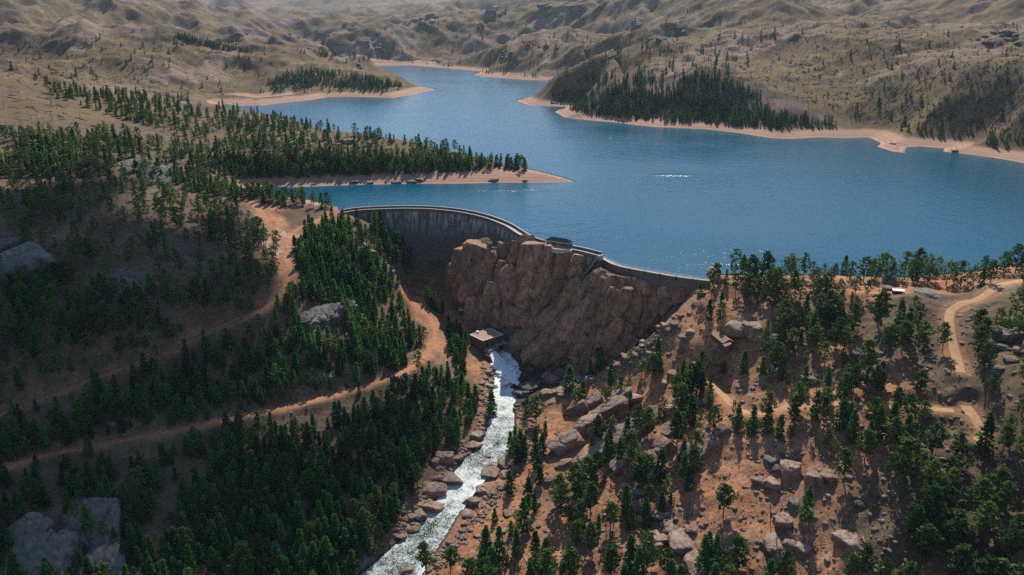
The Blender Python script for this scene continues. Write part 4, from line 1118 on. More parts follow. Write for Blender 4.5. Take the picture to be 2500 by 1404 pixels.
HAND = """50,672,125,.85,g 8,612,60,.7,g 60,705,90,.4,g 20,690,60,.5,g
300,700,110,.3,g 270,680,60,.35,g 340,715,50,.4,g 250,725,50,.3,g 335,430,110,.28,g 290,418,70,.25,g 375,455,60,.3,g
760,785,75,.3,g 800,770,90,.3,g 850,790,70,.35,g 795,790,26,.9,g 865,830,24,.9,g 555,1105,30,.8,g 470,1090,26,.8,g 275,1040,36,.6,g 800,925,30,.6,g
1163,1075,42,.8,r 1155,1092,40,.5,r 1088,1128,62,.7,r 1060,1135,40,.7,r 1120,1122,40,.5,r 1098,1183,55,.7,r 1065,1205,48,.7,r 1045,1205,36,.8,r 1048,1248,62,.75,r 1022,1262,40,.8,r 1000,1298,42,.6,r 978,1312,32,.6,r 1005,1270,30,.8,r 990,1400,36,.7,r 880,1380,40,.7,g 910,1345,34,.6,r
1232,1138,52,.6,r 1205,1143,40,.6,r 1190,1120,22,.7,r 1196,1165,56,.4,r 1235,1165,40,.5,r 1262,1150,28,.7,r 1150,1235,42,.8,r 1140,1262,34,.6,r 1175,1200,40,.6,r 1060,1352,30,.6,r 1270,965,50,.5,d 1300,950,60,.45,d
1545,985,60,.9,r 1500,1000,70,.8,r 1595,1175,70,1.3,r 1535,1165,60,.8,r 1640,1010,44,.9,r 1620,945,34,1.,r 1660,930,26,1.,r 1560,1215,40,.7,g 1610,1330,75,.6,r 1665,1335,80,.55,r 1640,1300,60,.5,r 1690,1300,40,.5,r 1590,1345,60,.8,r 1618,1265,60,.5,r 1700,1395,70,.8,r 1450,1330,34,.6,r 1460,1300,40,.5,r 1225,1300,30,.5,r 1240,1260,36,.4,r 1310,1235,28,.9,r 1280,1310,32,.8,r
1884,1192,52,.85,r 1852,1180,38,.9,r 1935,1165,66,1.,r 1985,1180,58,1.15,r 2018,1172,44,1.,r 1900,1150,30,.8,g 1880,1128,36,.6,g 1912,1120,28,.7,g 1950,1120,30,.5,r 1938,1240,46,.85,g 1915,1285,58,.85,r 1930,1310,30,.8,r 1898,1270,26,.7,r 1920,1385,60,1.,r 1890,1340,56,.8,r 1960,1345,46,.6,r 1925,1335,36,.9,r 1870,1335,30,.7,r 2078,1345,82,.75,r 2112,1372,48,.8,r 2098,1240,44,.9,d 1985,1265,26,.5,r 2015,1280,22,.7,r 1745,1342,44,.8,r 1775,1355,36,.8,r 1740,1390,60,.7,g 2020,1372,24,.8,r
1797,822,66,.95,r 1825,815,44,1.2,r 1848,825,40,1.3,r 1783,826,26,1.,r 1900,840,46,.9,d 1880,850,40,.8,d 1760,905,26,.7,r 1700,895,36,.6,r 1640,920,36,.8,r 1655,950,30,.9,r 1690,815,26,.6,r 1675,830,30,.6,r 1665,860,30,.5,r
1983,933,52,.55,g 2110,880,62,.75,g 2080,885,36,.8,r 2145,868,38,.5,g 2075,905,30,.6,r 2105,915,36,.5,r 2462,832,62,.6,g 2455,852,40,.5,g 2475,885,50,.5,r 2440,908,46,.6,g 2425,850,20,.6,g 2480,790,44,.5,r 2495,860,40,.5,r 2165,960,26,.5,r 1840,950,20,.5,g
1742,682,40,1.,r 1760,690,24,.8,r 1712,720,26,.7,r 1700,745,24,.6,r 2180,695,36,.6,g 2170,708,30,.5,r 2270,722,54,.25,g
905,628,26,1.2,r 928,618,22,1.3,d 890,650,22,1.4,r 945,640,20,1.2,d 925,665,22,1.4,r 905,685,18,1.3,d 955,672,16,1.2,r 880,612,18,1.,g 915,640,20,1.3,r 935,655,18,1.3,g
1204,443,24,.5,g 1282,442,12,.5,g 1020,442,18,.5,g 1004,446,22,.45,g 968,448,22,.4,g 905,448,18,.5,g 860,447,18,.45,g 850,350,30,.6,g 820,355,20,.5,g 2180,352,14,.4,g 2335,370,16,.4,g 1350,253,9,.6,d """
mk = {'g': 'grey_rock', 'r': 'rock', 'd': 'dark_rock'}
for tok in HAND.split():
    a, b_, c, d_, e = tok.split(','); c = float(c)
    if e == 'g' and float(d_) <= .4 and float(b_) > 400 and float(a) < 900:
        for q in range(3): put_boulder(float(a) + rg.uniform(-.4, .4) * c, float(b_) + rg.uniform(-.15, .15) * c, c * rg.uniform(.5, .75), .7, 1.0, rg.uniform(-.5, .5), rg.uniform(-.1, .2), 'grey_rock', shp=rg.randrange(12, 20), pitch=.4, sink=.60)
        continue
    sc_b = .78 if float(b_) > 840 and float(a) > 860 else 1
    put_boulder(float(a), float(b_), c * sc_b * rg.uniform(.85, 1.12), float(d_), rg.uniform(.75, 1.1), m=mk[e])
# the grey slab in the lower left corner and the long leaning slabs on the right bank
for a, b_, c, d_, yaw, tl, pt in ((195, 1335, 140, .7, .3, .1, .6), (40, 1335, 95, .7, -.1, .1, .55), (85, 1425, 150, .6, .15, .0, .55), (225, 1435, 120, .6, .3, .05, .55), (15, 1400, 90, .6, .1, 0, .5)):
    put_boulder(a, b_, c, d_, 1.3, yaw, tl, 'grey_rock', shp=12 + int(a) % 8, pitch=pt, sink=.62)
for a, b_, c, d_, yaw, tl in ((1385, 1095, 80, .55, .25, -.4), (1440, 1060, 90, .6, .2, -.45), (1490, 1025, 80, .7, .25, -.45), (1525, 985, 60, .8, .1, -.4), (1410, 1010, 60, .6, .2, -.5), (1450, 990, 50, .6, .2, -.5), (1500, 1090, 80, .45, .3, -.5), (1560, 1060, 80, .5, .3, -.5), (1450, 1125, 70, .45, .3, -.45), (1520, 1150, 56, .7, .3, -.6), (1590, 1150, 60, .9, .4, -.7), (1620, 1110, 56, .8, .4, -.7), (1690, 1130, 80, .4, .5, -.6), (1730, 1095, 60, .4, .5, -.6), (1590, 1030, 60, .5, .2, -.5), (1640, 1060, 50, .5, .4, -.6), (1760, 1060, 44, .5, .3, -.5), (1690, 1000, 50, .5, .3, -.5), (1420, 1150, 44, .5, .3, -.4), (1380, 1140, 40, .5, .3, -.4), (1560, 1245, 50, .5, .3, -.3), (1345, 1180, 34, .5, .2, -.3)):
    put_boulder(a, b_, c * 1.05, d_, .75, yaw, tl, 'rock', shp=rg.randrange(12, 20), sink=.42)
# the jointed blocks of the cliff below the dam: column, row of the middle, width, height, lean (all as seen), one line per crag
CLF = """1165,622,62,44,8 1130,632,44,40,10 1145,655,46,70,12 1112,668,46,60,12 1190,650,40,80,14 1205,625,36,44,10 1232,612,34,44,8 1262,622,32,80,6 1285,606,26,50,4
1300,640,58,76,6 1340,640,44,70,6 1372,645,50,76,10 1405,650,40,66,16 1225,665,44,66,16 1250,690,50,66,14 1295,690,56,64,12 1330,690,46,60,10 1362,700,46,56,14
1320,728,50,96,30 1280,730,50,60,16 1245,735,56,60,8 1210,715,40,54,10 1175,700,44,66,8 1140,712,44,66,14 1118,700,30,56,10 1160,752,46,88,4 1190,765,42,84,4 1222,775,44,70,12 1255,775,66,56,12 1290,775,60,50,18
1395,715,44,90,30 1425,715,40,100,32 1375,750,40,80,34 1345,775,44,90,38 1310,812,40,100,40 1278,830,34,80,42 1345,825,44,100,36 1385,800,48,110,32 1420,780,50,120,28 1380,855,46,70,30 1420,850,50,80,24 1335,870,40,60,30 1300,862,36,56,36
1465,690,40,50,20 1495,698,48,44,10 1525,702,40,40,4 1555,700,44,40,0 1590,705,52,46,-4 1625,712,44,40,-6 1655,718,40,34,-8 1455,735,46,100,24 1490,745,52,100,12 1525,755,60,110,6 1560,745,46,90,6 1595,745,46,70,10 1625,745,40,50,16 1480,810,54,110,18 1515,810,50,90,20 1455,850,50,90,24 1550,800,40,60,30 1575,780,38,50,30 1600,780,36,44,34 1490,860,44,60,30 1525,840,34,50,34 1430,890,44,50,20 1565,812,28,36,36 1470,890,40,40,26"""
for tok in CLF.split():
    a, b_, c, d_, e = map(float, tok.split(','))
    put_boulder(a + rg.uniform(-3, 3), b_ + d_ * .12, c * rg.choice((.9, 1.05, 1.3)), d_ / c * rg.uniform(.9, 1.1), 1.0, rg.uniform(-.45, .45), R(e * 1.2), 'cliff_rock', sink=.40, shp=rg.randrange(12, 20), pitch=-.2, back=rg.uniform(-.12, .1), group="jointed granite blocks of the cliff")
CLB = [("1100,660 1290,592 1440,650 1400,760 1340,850 1230,820 1150,765", 26, 12, 24, .9), ("1250,800 1360,820 1420,860 1400,910 1320,910 1250,860", 12, 12, 24, .8), ("1440,680 1640,704 1690,714 1640,735 1540,850 1440,900", 24, 12, 24, .8), ("1560,790 1640,745 1600,800 1540,845 1480,885", 14, 10, 22, .8)]
for poly, cnt, w0, w1, hw in CLB:
    poly = P(poly); xs = [q[0] for q in poly]; ys = [q[1] for q in poly]; got = 0
    while got < cnt:
        px = rg.uniform(min(xs), max(xs)); py = rg.uniform(min(ys), max(ys))
        if not inside(poly, np.array([px]), np.array([py]))[0]: continue
        got += 1; put_boulder(px, py, rg.uniform(w0, w1), hw * rg.uniform(.7, 1.3), .9, rg.uniform(-.6, .6), rg.uniform(-.1, .5), 'cliff_rock', sink=.4, group="jointed granite blocks of the cliff")
# black wet rubble beside the white water, broken rock along the banks
for poly, cnt, w0, w1, m in (("1265,890 1330,895 1330,960 1300,1000 1255,1000 1255,940", 24, 9, 24, 'wet_rock'), ("1330,900 1450,930 1400,960 1330,990", 22, 12, 34, 'rock'), ("1170,880 1205,900 1215,980 1200,1050 1175,1000 1165,930", 20, 8, 20, 'rock'), ("1540,850 1640,770 1680,780 1600,870 1480,930 1430,930", 26, 8, 22, 'rock')):
    poly = P(poly); xs = [q[0] for q in poly]; ys = [q[1] for q in poly]; got = 0
    while got < cnt:
        px = rg.uniform(min(xs), max(xs)); py = rg.uniform(min(ys), max(ys))
        if not inside(poly, np.array([px]), np.array([py]))[0]: continue
        got += 1; put_boulder(px, py, rg.uniform(w0, w1), rg.uniform(.5, .9), 1., m=m)
# craggy knobs on the far hills
for tok in "1215,32,56 1350,22,60 1415,25,40 1335,112,46 1290,105,30 1650,75,40 1640,85,26 1240,135,40 890,105,40 880,160,20 1010,50,36 1050,45,50 1600,95,30 1180,65,24 1560,60,30 930,118,34 2430,90,70 2480,95,60 2400,100,40 1960,160,18 590,85,26 530,110,22 700,90,26 1500,140,24 1700,165,20 780,80,30 850,60,26 2080,130,16 2280,190,16".split():
    a, b_, c = map(float, tok.split(','))
    for q in range(5): put_boulder(a + rg.gauss(0, .32) * c, b_ + rg.gauss(0, .10) * c, c * rg.uniform(.16, .42), rg.uniform(.6, 1.1), 1.0, rg.uniform(0, 6), rg.uniform(-.3, .3), 'dark_rock' if rg.random() < .7 else 'grey_rock', words="dark craggy far", sink=.45, group="rock crags on the far hills")
relabel(B_ITEMS, "boulder")
# loose stones: nobody could count them
stones = [boulder(60 + k, IV3, 6, 8) for k in range(5)]
VV, FF, n = [], [], 0
for poly, cnt, s0, s1 in (("1240,990 1500,900 1760,700 2250,720 2520,760 2520,1404 1060,1404 1200,1180", 3600, .25, 1.5), ("1170,880 1205,900 1215,1000 1200,1090 1120,1130 1000,1290 880,1390 900,1330 1080,1130 1160,1050", 900, .3, 1.9), ("1250,980 1275,1060 1240,1170 1180,1220 1120,1300 1030,1390 1060,1404 1200,1240 1300,1120 1310,1000", 700, .3, 1.7), ("0,460 330,430 690,560 690,690 420,820 0,950", 1300, .3, 1.5), ("1440,910 1640,770 1690,760 1600,880 1420,960 1320,1000", 420, .4, 1.6), ("0,1180 900,960 1050,1000 850,1404 0,1404", 600, .3, 1.2), ("0,220 300,330 500,350 300,420 0,420", 220, .3, .9), ("980,700 1090,740 1150,800 1060,860", 60, .2, .6)):
    for p in in_poly_hits(poly, cnt):
        if (np.hypot(st[::4, 0] - p[0], st[::4, 1] - p[1]) - st[::4, 3]).min() < .2 or min(np.hypot(l[::3, 0] - p[0], l[::3, 1] - p[1]).min() for l in rl) < 3.2: continue
        s = s0 + (s1 - s0) * rg.random() ** 3; v = stones[rg.randrange(5)]; a = rg.uniform(0, 6.28); c, sn_ = math.cos(a), math.sin(a)
        VV.append((v * (s, s * rg.uniform(.6, 1), s * rg.uniform(.5, .8))) @ np.array([[c, sn_, 0], [-sn_, c, 0], [0, 0, 1]]) + p); FF.append(IF3 + n); n += len(v)
link("rubble", mesh_np("rubble", np.concatenate(VV), np.concatenate(FF), [M['rock']], True), kind="stuff", label="loose stones scattered over the slopes and stream banks")

# ------------------------------------------------------------------ the dam
s_of = lambda px: int(np.argmin(np.abs(project(dam_line[:, 0], dam_line[:, 1], np.full(len(dam_line), 4.5))[0] - px)))
dam = empty("dam", (float(dam_line[30, 0]), float(dam_line[30, 1]), 0))
tag(dam, "long curved masonry dam holding back the lake, dark in its own shade", "dam")
def grid_mesh(name, rows, m, uvs=None, flip=False, sm=False):
    rows = np.array(rows); a, b = rows.shape[:2]
    i = (np.arange(a - 1)[:, None] * b + np.arange(b - 1)[None, :]).ravel()
    q = np.stack([i, i + b, i + b + 1, i + 1], 1)
    if flip: q = q[:, ::-1]
    return mesh_np(name, rows.reshape(-1, 3), q, [m], sm, uv=None if uvs is None else np.array(uvs).reshape(-1, 2))
def child(name, me, par):
    o = bpy.data.objects.new(name, me); o.parent = par; COL.objects.link(o); o.matrix_parent_inverse = par.matrix_world.inverted() if False else Matrix.Translation(-Vector(par.location)); return o
ss = np.r_[0, np.cumsum(np.linalg.norm(np.diff(dam_line[:, :2], axis=0), axis=1))]
iA = s_of(1225); rows, uvs = [], []
prof = [(-5.1, -14), (-5.1, 4.0), (.3, 4.0), (.3, 3.3), (0, 3.2)]
for z in np.arange(1.6, -64, -1.6):       # stepped courses, battered outwards towards the foot
    o = .12 * (3.2 - z) if z > -8 else 1.35 + .42 * (-8 - z) * .62
    prof += [(o - .22, z + .3), (o, z)]
for k in range(len(dam_line)):
    fac = 1 if k < iA else max(.22, 1 - (k - iA) / 14)
    row, uu = [], []
    for (o, z) in prof:
        oo = o if o < .31 else o * fac
        row.append((dam_line[k, 0] + dam_n[k, 0] * oo, dam_line[k, 1] + dam_n[k, 1] * oo, z)); uu.append((ss[k], 3.3 - z))
    rows.append(row); uvs.append(uu)
child("wall", grid_mesh("wall", rows, M['dam'], uvs), dam)
def sweep(name, ks, prof, m, par, line=None, nrm=None, z0=0):
    line = dam_line if line is None else line; nrm = dam_n if nrm is None else nrm
    mb = MB(); mb.sweep([(line[k], nrm[k], z0) for k in ks], prof)
    me = mesh_np(name, np.array(mb.v), [np.array(mb.q).reshape(-1, 4)], [m], False)
    return child(name, me, par)
def rect(o0, o1, z0, z1): return [(o0, z0), (o1, z0), (o1, z1), (o0, z1)]
iH0, iH1, nD = s_of(1322), s_of(1392), len(dam_line)
iW0, iW1 = s_of(1272), s_of(1400)
sweep("crest_road", range(nD), rect(-4.35, -.62, 3.9, 4.05), M['deck'], dam)
ap = [(dam_line[k], dam_n[k], 3.4 * math.sin(math.pi * (k - iW0) / (iW1 - iW0)) ** .6) for k in range(iW0, iW1 + 1)]
rows = [[(p[0] - n_[0] * .6, p[1] - n_[1] * .6, 4.06), (p[0] + n_[0] * (wd + .1), p[1] + n_[1] * (wd + .1), 4.06), (p[0] + n_[0] * (wd + .1), p[1] + n_[1] * (wd + .1), 1.0)] for p, n_, wd in ap]
child("road_widening", grid_mesh("road_widening", rows, M['deck']), dam)
for ks in (range(0, iH0 + 1), range(iH1, nD)):
    sweep("parapet", ks, rect(-5.0, -4.4, 3.9, 5.75), M['parapet'], dam)
    sweep("coping", ks, rect(-5.12, -4.25, 5.75, 6.02), M['coping'], dam)
for ks in (range(0, iW0 + 1), range(iW1, nD)):
    sweep("kerb", ks, rect(-.6, .34, 4.0, 4.75), M['parapet'], dam)
    sweep("kerb_coping", ks, rect(-.66, .40, 4.75, 4.95), M['coping'], dam)
mb = MB(); e = dam_line[-1]; en = dam_n[-1]; et = np.array([-en[1], en[0]])
mb.box((e[0] - en[0] * 2 + et[0] * .8, e[1] - en[1] * 2 + et[1] * .8, -2.5), 2.2, 5.0, 14, et)
child("end_pier", mesh_np("end_pier", np.array(mb.v), [np.array(mb.q)], [M['dam']], False, uv=np.array(mb.v)[:, [0, 2]]), dam)

# stairs down the end of the dam
a = at_z(1455, 630, 2.6); b_ = G.hit(1432, 668); b_ = b_ + (0, 0, .6)
t = empty("stairway", tuple(b_)); tag(t, "flight of pale stone steps climbing to the end of the dam wall", "stairs")
a = a - (0, 1.6, 0); b_ = b_ - (.8, 2.4, -.8); d = (b_ - a)[:2]; d = d / np.linalg.norm(d); mb = MB(); mw = MB()
for k in range(12):
    p = a + (b_ - a) * (k / 11); mb.box((p[0], p[1], p[2] + .3), 1.0, 2.4, .35, d)
for k in range(12):
    p = a + (b_ - a) * (k / 11); mw.box((p[0], p[1], p[2] - 1.6), 2.9, 2.2, 3.4, d)
child("steps", mesh_np("steps", np.array(mb.v), [np.array(mb.q)], [M['coping']], False), t)
child("stair_wall", mesh_np("stair_wall", np.array(mw.v), [np.array(mw.q)], [M['parapet']], False), t)

# spillway wall
sp = empty("spillway_wall", (float(spill_line[10, 0]), float(spill_line[10, 1]), 0))
tag(sp, "low dark wall with a pale walkway running right from the dam to the ridge", "wall")
nS = len(spill_line); sl_ = np.r_[0, np.cumsum(np.linalg.norm(np.diff(spill_line[:, :2], axis=0), axis=1))]
rows = [[(spill_line[k, 0] + spill_n[k, 0] * o, spill_line[k, 1] + spill_n[k, 1] * o, z) for o, z in ((-2.6, -12), (-2.6, .8), (.2, .8), (.2, .2), (0, .15), (.7, -6), (1.5, -13))] for k in range(nS)]
uvs = [[(sl_[k], 12 - z) for z in (-12, .8, .8, .2, .15, -6, -13)] for k in range(nS)]
spm = m_masonry("spillway_masonry", (.13, .105, .09), (.17, .135, .11), False)
child("wall", grid_mesh("wall", rows, spm, uvs), sp)
ks = range(nS)
def ssw(name, prof, m, ks=ks): return sweep(name, ks, prof, m, sp, spill_line, spill_n)
ssw("walkway", rect(-2.3, -.35, .8, 1.0), M['deck']); ssw("edge_coping", rect(-.3, .35, .8, 1.25), M['coping'])
ssw("back_coping", rect(-2.75, -2.35, .8, 1.3), M['coping'])
ks2 = range(nS // 8, nS)
ssw("hand_rail", rect(-.08, .02, 2.15, 2.25), M['rail'], ks2); ssw("hand_rail", rect(-2.6, -2.5, 2.15, 2.25), M['rail'], ks2)
for k in range(nS // 8, nS, 4):
    p, n_ = spill_line[k], spill_n[k]; mb = MB()
    mb.box((p[0] + n_[0] * .45, p[1] + n_[1] * .45, .2), .8, .7, 2.2, (-n_[1], n_[0])); child("buttress", mesh_np("buttress", np.array(mb.v), [np.array(mb.q)], [M['log']], False), sp)
    mb = MB()
    for o in (-.03, -2.55): mb.box((p[0] + n_[0] * o, p[1] + n_[1] * o, 1.65), .12, .12, 1.2)
    child("rail_posts", mesh_np("rail_posts", np.array(mb.v), [np.array(mb.q)], [M['steel']], False), sp)

# ------------------------------------------------------------------ buildings
def frame_of(corner, right, left):
    """local axes from three roof corners given as points"""
    u = np.array(right) - corner; v = np.array(left) - corner
    u = u[:2]; v = v[:2]; lu = np.linalg.norm(u); u = u / lu
    w_ = np.array([-u[1], u[0]]); lv = abs(v @ w_); w_ = w_ * np.sign(v @ w_)
    return u, w_, lu, lv
def local(par, ax): par.rotation_euler = (0, 0, math.atan2(ax[1], ax[0]))
def add(mb, name, m, par):
    me = mesh_np(name, np.array(mb.v), [np.array(mb.q, int).reshape(-1, 4), np.array(mb.t, int).reshape(-1, 3)], [m], False)
    o = bpy.data.objects.new(name, me); o.parent = par; COL.objects.link(o); return o
def gable(mb, x0, x1, y0, y1, ze, zr, th=.25, axis='x'):
    ym = (y0 + y1) / 2
    for (ya, za, yb, zb) in ((y0, ze, ym, zr), (ym, zr, y1, ze)):
        P8 = [(x0, ya, za), (x1, ya, za), (x1, yb, zb), (x0, yb, zb), (x0, ya, za + th), (x1, ya, za + th), (x1, yb, zb + th), (x0, yb, zb + th)]
        mb.poly(P8, [(3, 2, 1, 0), (4, 5, 6, 7), (0, 1, 5, 4), (1, 2, 6, 5), (2, 3, 7, 6), (3, 0, 4, 7)])

# outlet house: flat gravel roof inside a pale coping
zr = -53.0
c0, cR, cL = at_z(1179, 832, zr), at_z(1228, 816, zr), at_z(1157, 814, zr)
u, v, lu, lv = frame_of(c0, cR, cL)
ph = empty("outlet_house", (c0[0], c0[1], -61)); local(ph, u); tag(ph, "flat roofed brown brick house standing over the outlet at the head of the stream", "house")
hz = zr + 61; mb = MB(); mb.box((lu / 2, lv / 2, hz / 2 - 1.1), lu - .3, lv - .3, hz + 1.6); add(mb, "wall", M['brick'], ph)
mb = MB(); mb.box((lu / 2, lv / 2, hz - .2), lu - .9, lv - .9, .14); rf = add(mb, "roof", M['gravel_roof'], ph)
mb = MB()
for (cx, cy, sx, sy) in ((lu / 2, .1, lu + .2, .55), (lu / 2, lv - .1, lu + .2, .55), (.1, lv / 2, .55, lv - .75), (lu - .1, lv / 2, .55, lv - .75)): mb.box((cx, cy, hz - .1), sx, sy, .5)
add(mb, "roof_edge", M['trim'], ph)
mb = MB(); mb.box((lu * .35, lv - .6, hz + .5), 1.4, 1.2, 1.1); mb.box((lu * .35, lv - .6, hz + 1.1), 1.7, 1.5, .15); add(mb, "roof_vent", M['white_metal'], ph)
for k in range(3):
    mb = MB(); mb.box((lu * (.2 + .3 * k), .12, hz * .52), 1.6, .14, 2.0); add(mb, "window", M['dark_glass'], ph)
mb = MB(); mb.box((.1, lv * .55, 3.0), .14, 2.4, 3.0); add(mb, "door", M['steel'], ph)
# outlet works in front: two-level concrete deck over the tunnel mouth
dk = empty("outlet_deck", (c0[0], c0[1], -61)); local(dk, u); tag(dk, "brown concrete deck over the tunnel mouth in front of the outlet house", "platform")
def at_local(px, py, z):
    p = at_z(px, py, z) - np.array([c0[0], c0[1], -61]); return np.array([p[0] * u[0] + p[1] * u[1], -p[0] * u[1] + p[1] * u[0], p[2]])
mb = MB(); mb.box((lu * .30, -2.6, 1.9), lu * .46, 4.6, .6); mb.box((lu * .78, -2.2, 3.0), lu * .48, 4.0, .6); add(mb, "deck_slab", M['concrete'], dk)
mb = MB(); mb.box((lu * .06, -3.0, -1.4), 1.0, 5.6, 6.0); mb.box((lu * .54, -2.4, -1.4), .6, 4.0, 8.0); mb.box((lu * 1.02, -2.2, -1.0), .8, 4.0, 7.4); add(mb, "side_wall", M['concrete'], dk)
mb = MB(); mb.box((lu * .55, -.45, -1), lu * .9, .3, 5); add(mb, "tunnel_mouth", M['dark_glass'], dk)
mb = MB(); mb.box((-1.6, -6.0, -1.8), .8, 8.0, 4.2); add(mb, "training_wall", M['brick'], dk)
# the jet of white water leaving the tunnel
P0 = np.array([c0[0] + u[0] * lu * .30, c0[1] + u[1] * lu * .30, -60.3]) - np.r_[v, 0] * 1.0
P1 = at_z(1222, 893, -64.6)
dr = (P1 - P0)[:2]; LJ = np.linalg.norm(dr); dr /= LJ; sd_ = np.array([dr[1], -dr[0]])
rows = []
for k in range(60):
    t_ = k / 59; wj = 2.3 + 1.9 * t_; row = []
    for q in np.linspace(-1, 1, 13):
        x, y = P0[:2] + dr * LJ * 1.15 * t_ + sd_ * wj * q
        z = P0[2] + (P1[2] - P0[2]) * min(1, t_ * 1.12) ** 1.5 + .55 * (1 - q * q) + .35 * (vnoise(np.array([q * 3.5 + 9]), np.array([t_ * 3]), 5)[0] - .5) * 2 + .5 * t_ * (vnoise(np.array([x * .9]), np.array([y * .9]), 6)[0] - .5)
        row.append((x, y, z))
    rows.append(row)
jet = link("water_jet", grid_mesh("water_jet", rows, M['foam'], sm=True), label="broad white jet of water pouring from the tunnel under the outlet house", kind="structure")
if sum(f.normal.z for f in jet.data.polygons) < 0: jet.data.flip_normals()
# boiling foam where it lands
g = np.random.default_rng(5); VV, FF, n = [], [], 0
for k in range(230):
    q = g.random(); c = at_z(1215 + 38 * q + g.normal(0, 9), 885 + 45 * q + g.normal(0, 6), -65)
    s = g.uniform(.5, 1.7) * (1.3 - .6 * q); vv = IV3 * (s * g.uniform(.9, 1.6), s * g.uniform(.9, 1.6), s * .6) * (1 + .22 * fbm(IV3[:, 0] * 2 + k, IV3[:, 1] * 2 + IV3[:, 2], 1, 2, k))[:, None] + c + (0, 0, g.uniform(-.2, .5)); VV.append(vv); FF.append(IF3 + n); n += len(vv)
link("white_water", mesh_np("white_water", np.concatenate(VV), np.concatenate(FF), [M['foam']], True), kind="stuff", label="boiling white foam where the jet lands in the stream")

# valve house on the crest
kc = s_of(1357); n_ = dam_n[kc]; tx = np.array([-n_[1], n_[0]])
lv_h = 17.0; vh = empty("valve_house", tuple(np.r_[dam_line[kc, :2] - n_ * 5.2, 4.0])); local(vh, tx); tag(vh, "small stone building with a dark hipped roof on the lake side of the dam crest", "house")
mb = MB(); mb.box((0, 0, 1.55), lv_h, 5.0, 3.3); add(mb, "wall", M['buff'], vh)
mb = MB(); mb.box((0, 1.0, -4.6), lv_h + .8, 4.4, 9.0); mb.box((0, -2.9, -.05), lv_h + .4, 1.2, .5); add(mb, "base", M['concrete'], vh)
mb = MB(); x, y = lv_h / 2 + .7, 3.2
mb.poly([(-x, -y, 3.2), (x, -y, 3.2), (x, y, 3.2), (-x, y, 3.2), (-x, -y, 3.45), (x, -y, 3.45), (x, y, 3.45), (-x, y, 3.45), (-x + 3.4, 0, 5.6), (x - 3.4, 0, 5.6)],
        [(3, 2, 1, 0), (0, 1, 5, 4), (1, 2, 6, 5), (2, 3, 7, 6), (3, 0, 4, 7), (4, 5, 9, 8), (6, 7, 8, 9), (5, 6, 9), (7, 4, 8)])
add(mb, "roof", M['slate'], vh)
mb = MB(); mb.box((0, -3.28, 3.3), 2 * x + .1, .12, .3); mb.box((x + .06, 0, 3.3), .12, 6.4, .3); add(mb, "fascia", M['coping'], vh)
for xx, wdt, m in ((-6.2, 1.9, 'grey_paint'), (1.2, 1.5, 'grey_paint')):
    mb = MB(); mb.box((xx, -2.54, 1.35), wdt, .12, 2.5); add(mb, "door", M[m], vh)
for xx in (-4.0, 4.3, 6.6):
    mb = MB(); mb.box((xx, -2.54, 1.7), 1.2, .1, 1.5); add(mb, "window", M['dark_glass'], vh)
mb = MB(); mb.box((lv_h / 2 + .06, .3, 1.7), .1, 1.2, 1.5); add(mb, "window", M['dark_glass'], vh)

# little gabled hut on the crag
p = G.hit(1195, 603); p = at_z(1195, 601, p[2] + 2.6)
hu = empty("hut", tuple(p)); hu.rotation_euler = (0, 0, .4); tag(hu, "tiny gabled stone hut on top of the cliff below the dam crest", "hut")
mb = MB(); mb.box((0, 0, .8), 3.0, 2.6, 3.0); add(mb, "wall", M['buff'], hu)
mb = MB(); gable(mb, -1.9, 1.9, -1.7, 1.7, 2.2, 3.5, .18); add(mb, "roof", M['shingle'], hu)
# shed in the gorge
p = G.hit(1127, 764)
sh = empty("shed", tuple(p)); sh.rotation_euler = (0, 0, -.35); tag(sh, "small brown shed with a pale tilted roof on the gorge floor", "shed")
mb = MB(); mb.box((0, 0, .9), 3.0, 2.6, 2.6); add(mb, "wall", M['log'], sh)
mb = MB(); mb.poly([(-1.9, -1.6, 2.2), (1.9, -1.6, 2.2), (1.9, 1.6, 2.7), (-1.9, 1.6, 2.7), (-1.9, -1.6, 2.4), (1.9, -1.6, 2.4), (1.9, 1.6, 2.9), (-1.9, 1.6, 2.9)], [(3, 2, 1, 0), (4, 5, 6, 7), (0, 1, 5, 4), (1, 2, 6, 5), (2, 3, 7, 6), (3, 0, 4, 7)]); add(mb, "roof", M['trim'], sh)
mb = MB(); mb.box((0, -1.33, .9), .9, .08, 1.9); add(mb, "door", M['dark_glass'], sh)
# cabin on the right slope: gable roof, lower porch roof, chimney
zc_ = -15.
for _ in range(30):
    m0 = (at_z(1746, 803, zc_) + at_z(1785, 833, zc_)) / 2; zc_ = .5 * zc_ + .5 * (G.at(m0[0], m0[1])[0] + 4.6)
A_, B_ = at_z(1746, 803, zc_), at_z(1785, 833, zc_ - .0)
ax = (B_ - A_)[:2]; lr = min(np.linalg.norm(ax), 15.0); ax = ax / np.linalg.norm(ax)
mid_ = (A_ + B_)[:2] / 2; gz = G.at(*mid_)[0]
cb = empty("cabin", (mid_[0], mid_[1], zc_ - 5.6)); local(cb, ax); tag(cb, "brown boarded cabin with a brown gable roof standing among pines on the right slope", "cabin")
dn = 1 if (np.array([-ax[1], ax[0]]) @ (-mid_)) > 0 else -1     # which side faces the valley
mb = MB(); mb.box((-.8, 0, 1.4), lr - 1.6, 6.0, 5.0); add(mb, "wall", M['log'], cb)
mb = MB(); gable(mb, -lr / 2 - .3, lr / 2 - .5, -3.6, 3.6, 3.8, 5.6, .22); add(mb, "roof", M['shingle'], cb)
mb = MB(); y0, y1 = 0.2 * dn, 3.9 * dn
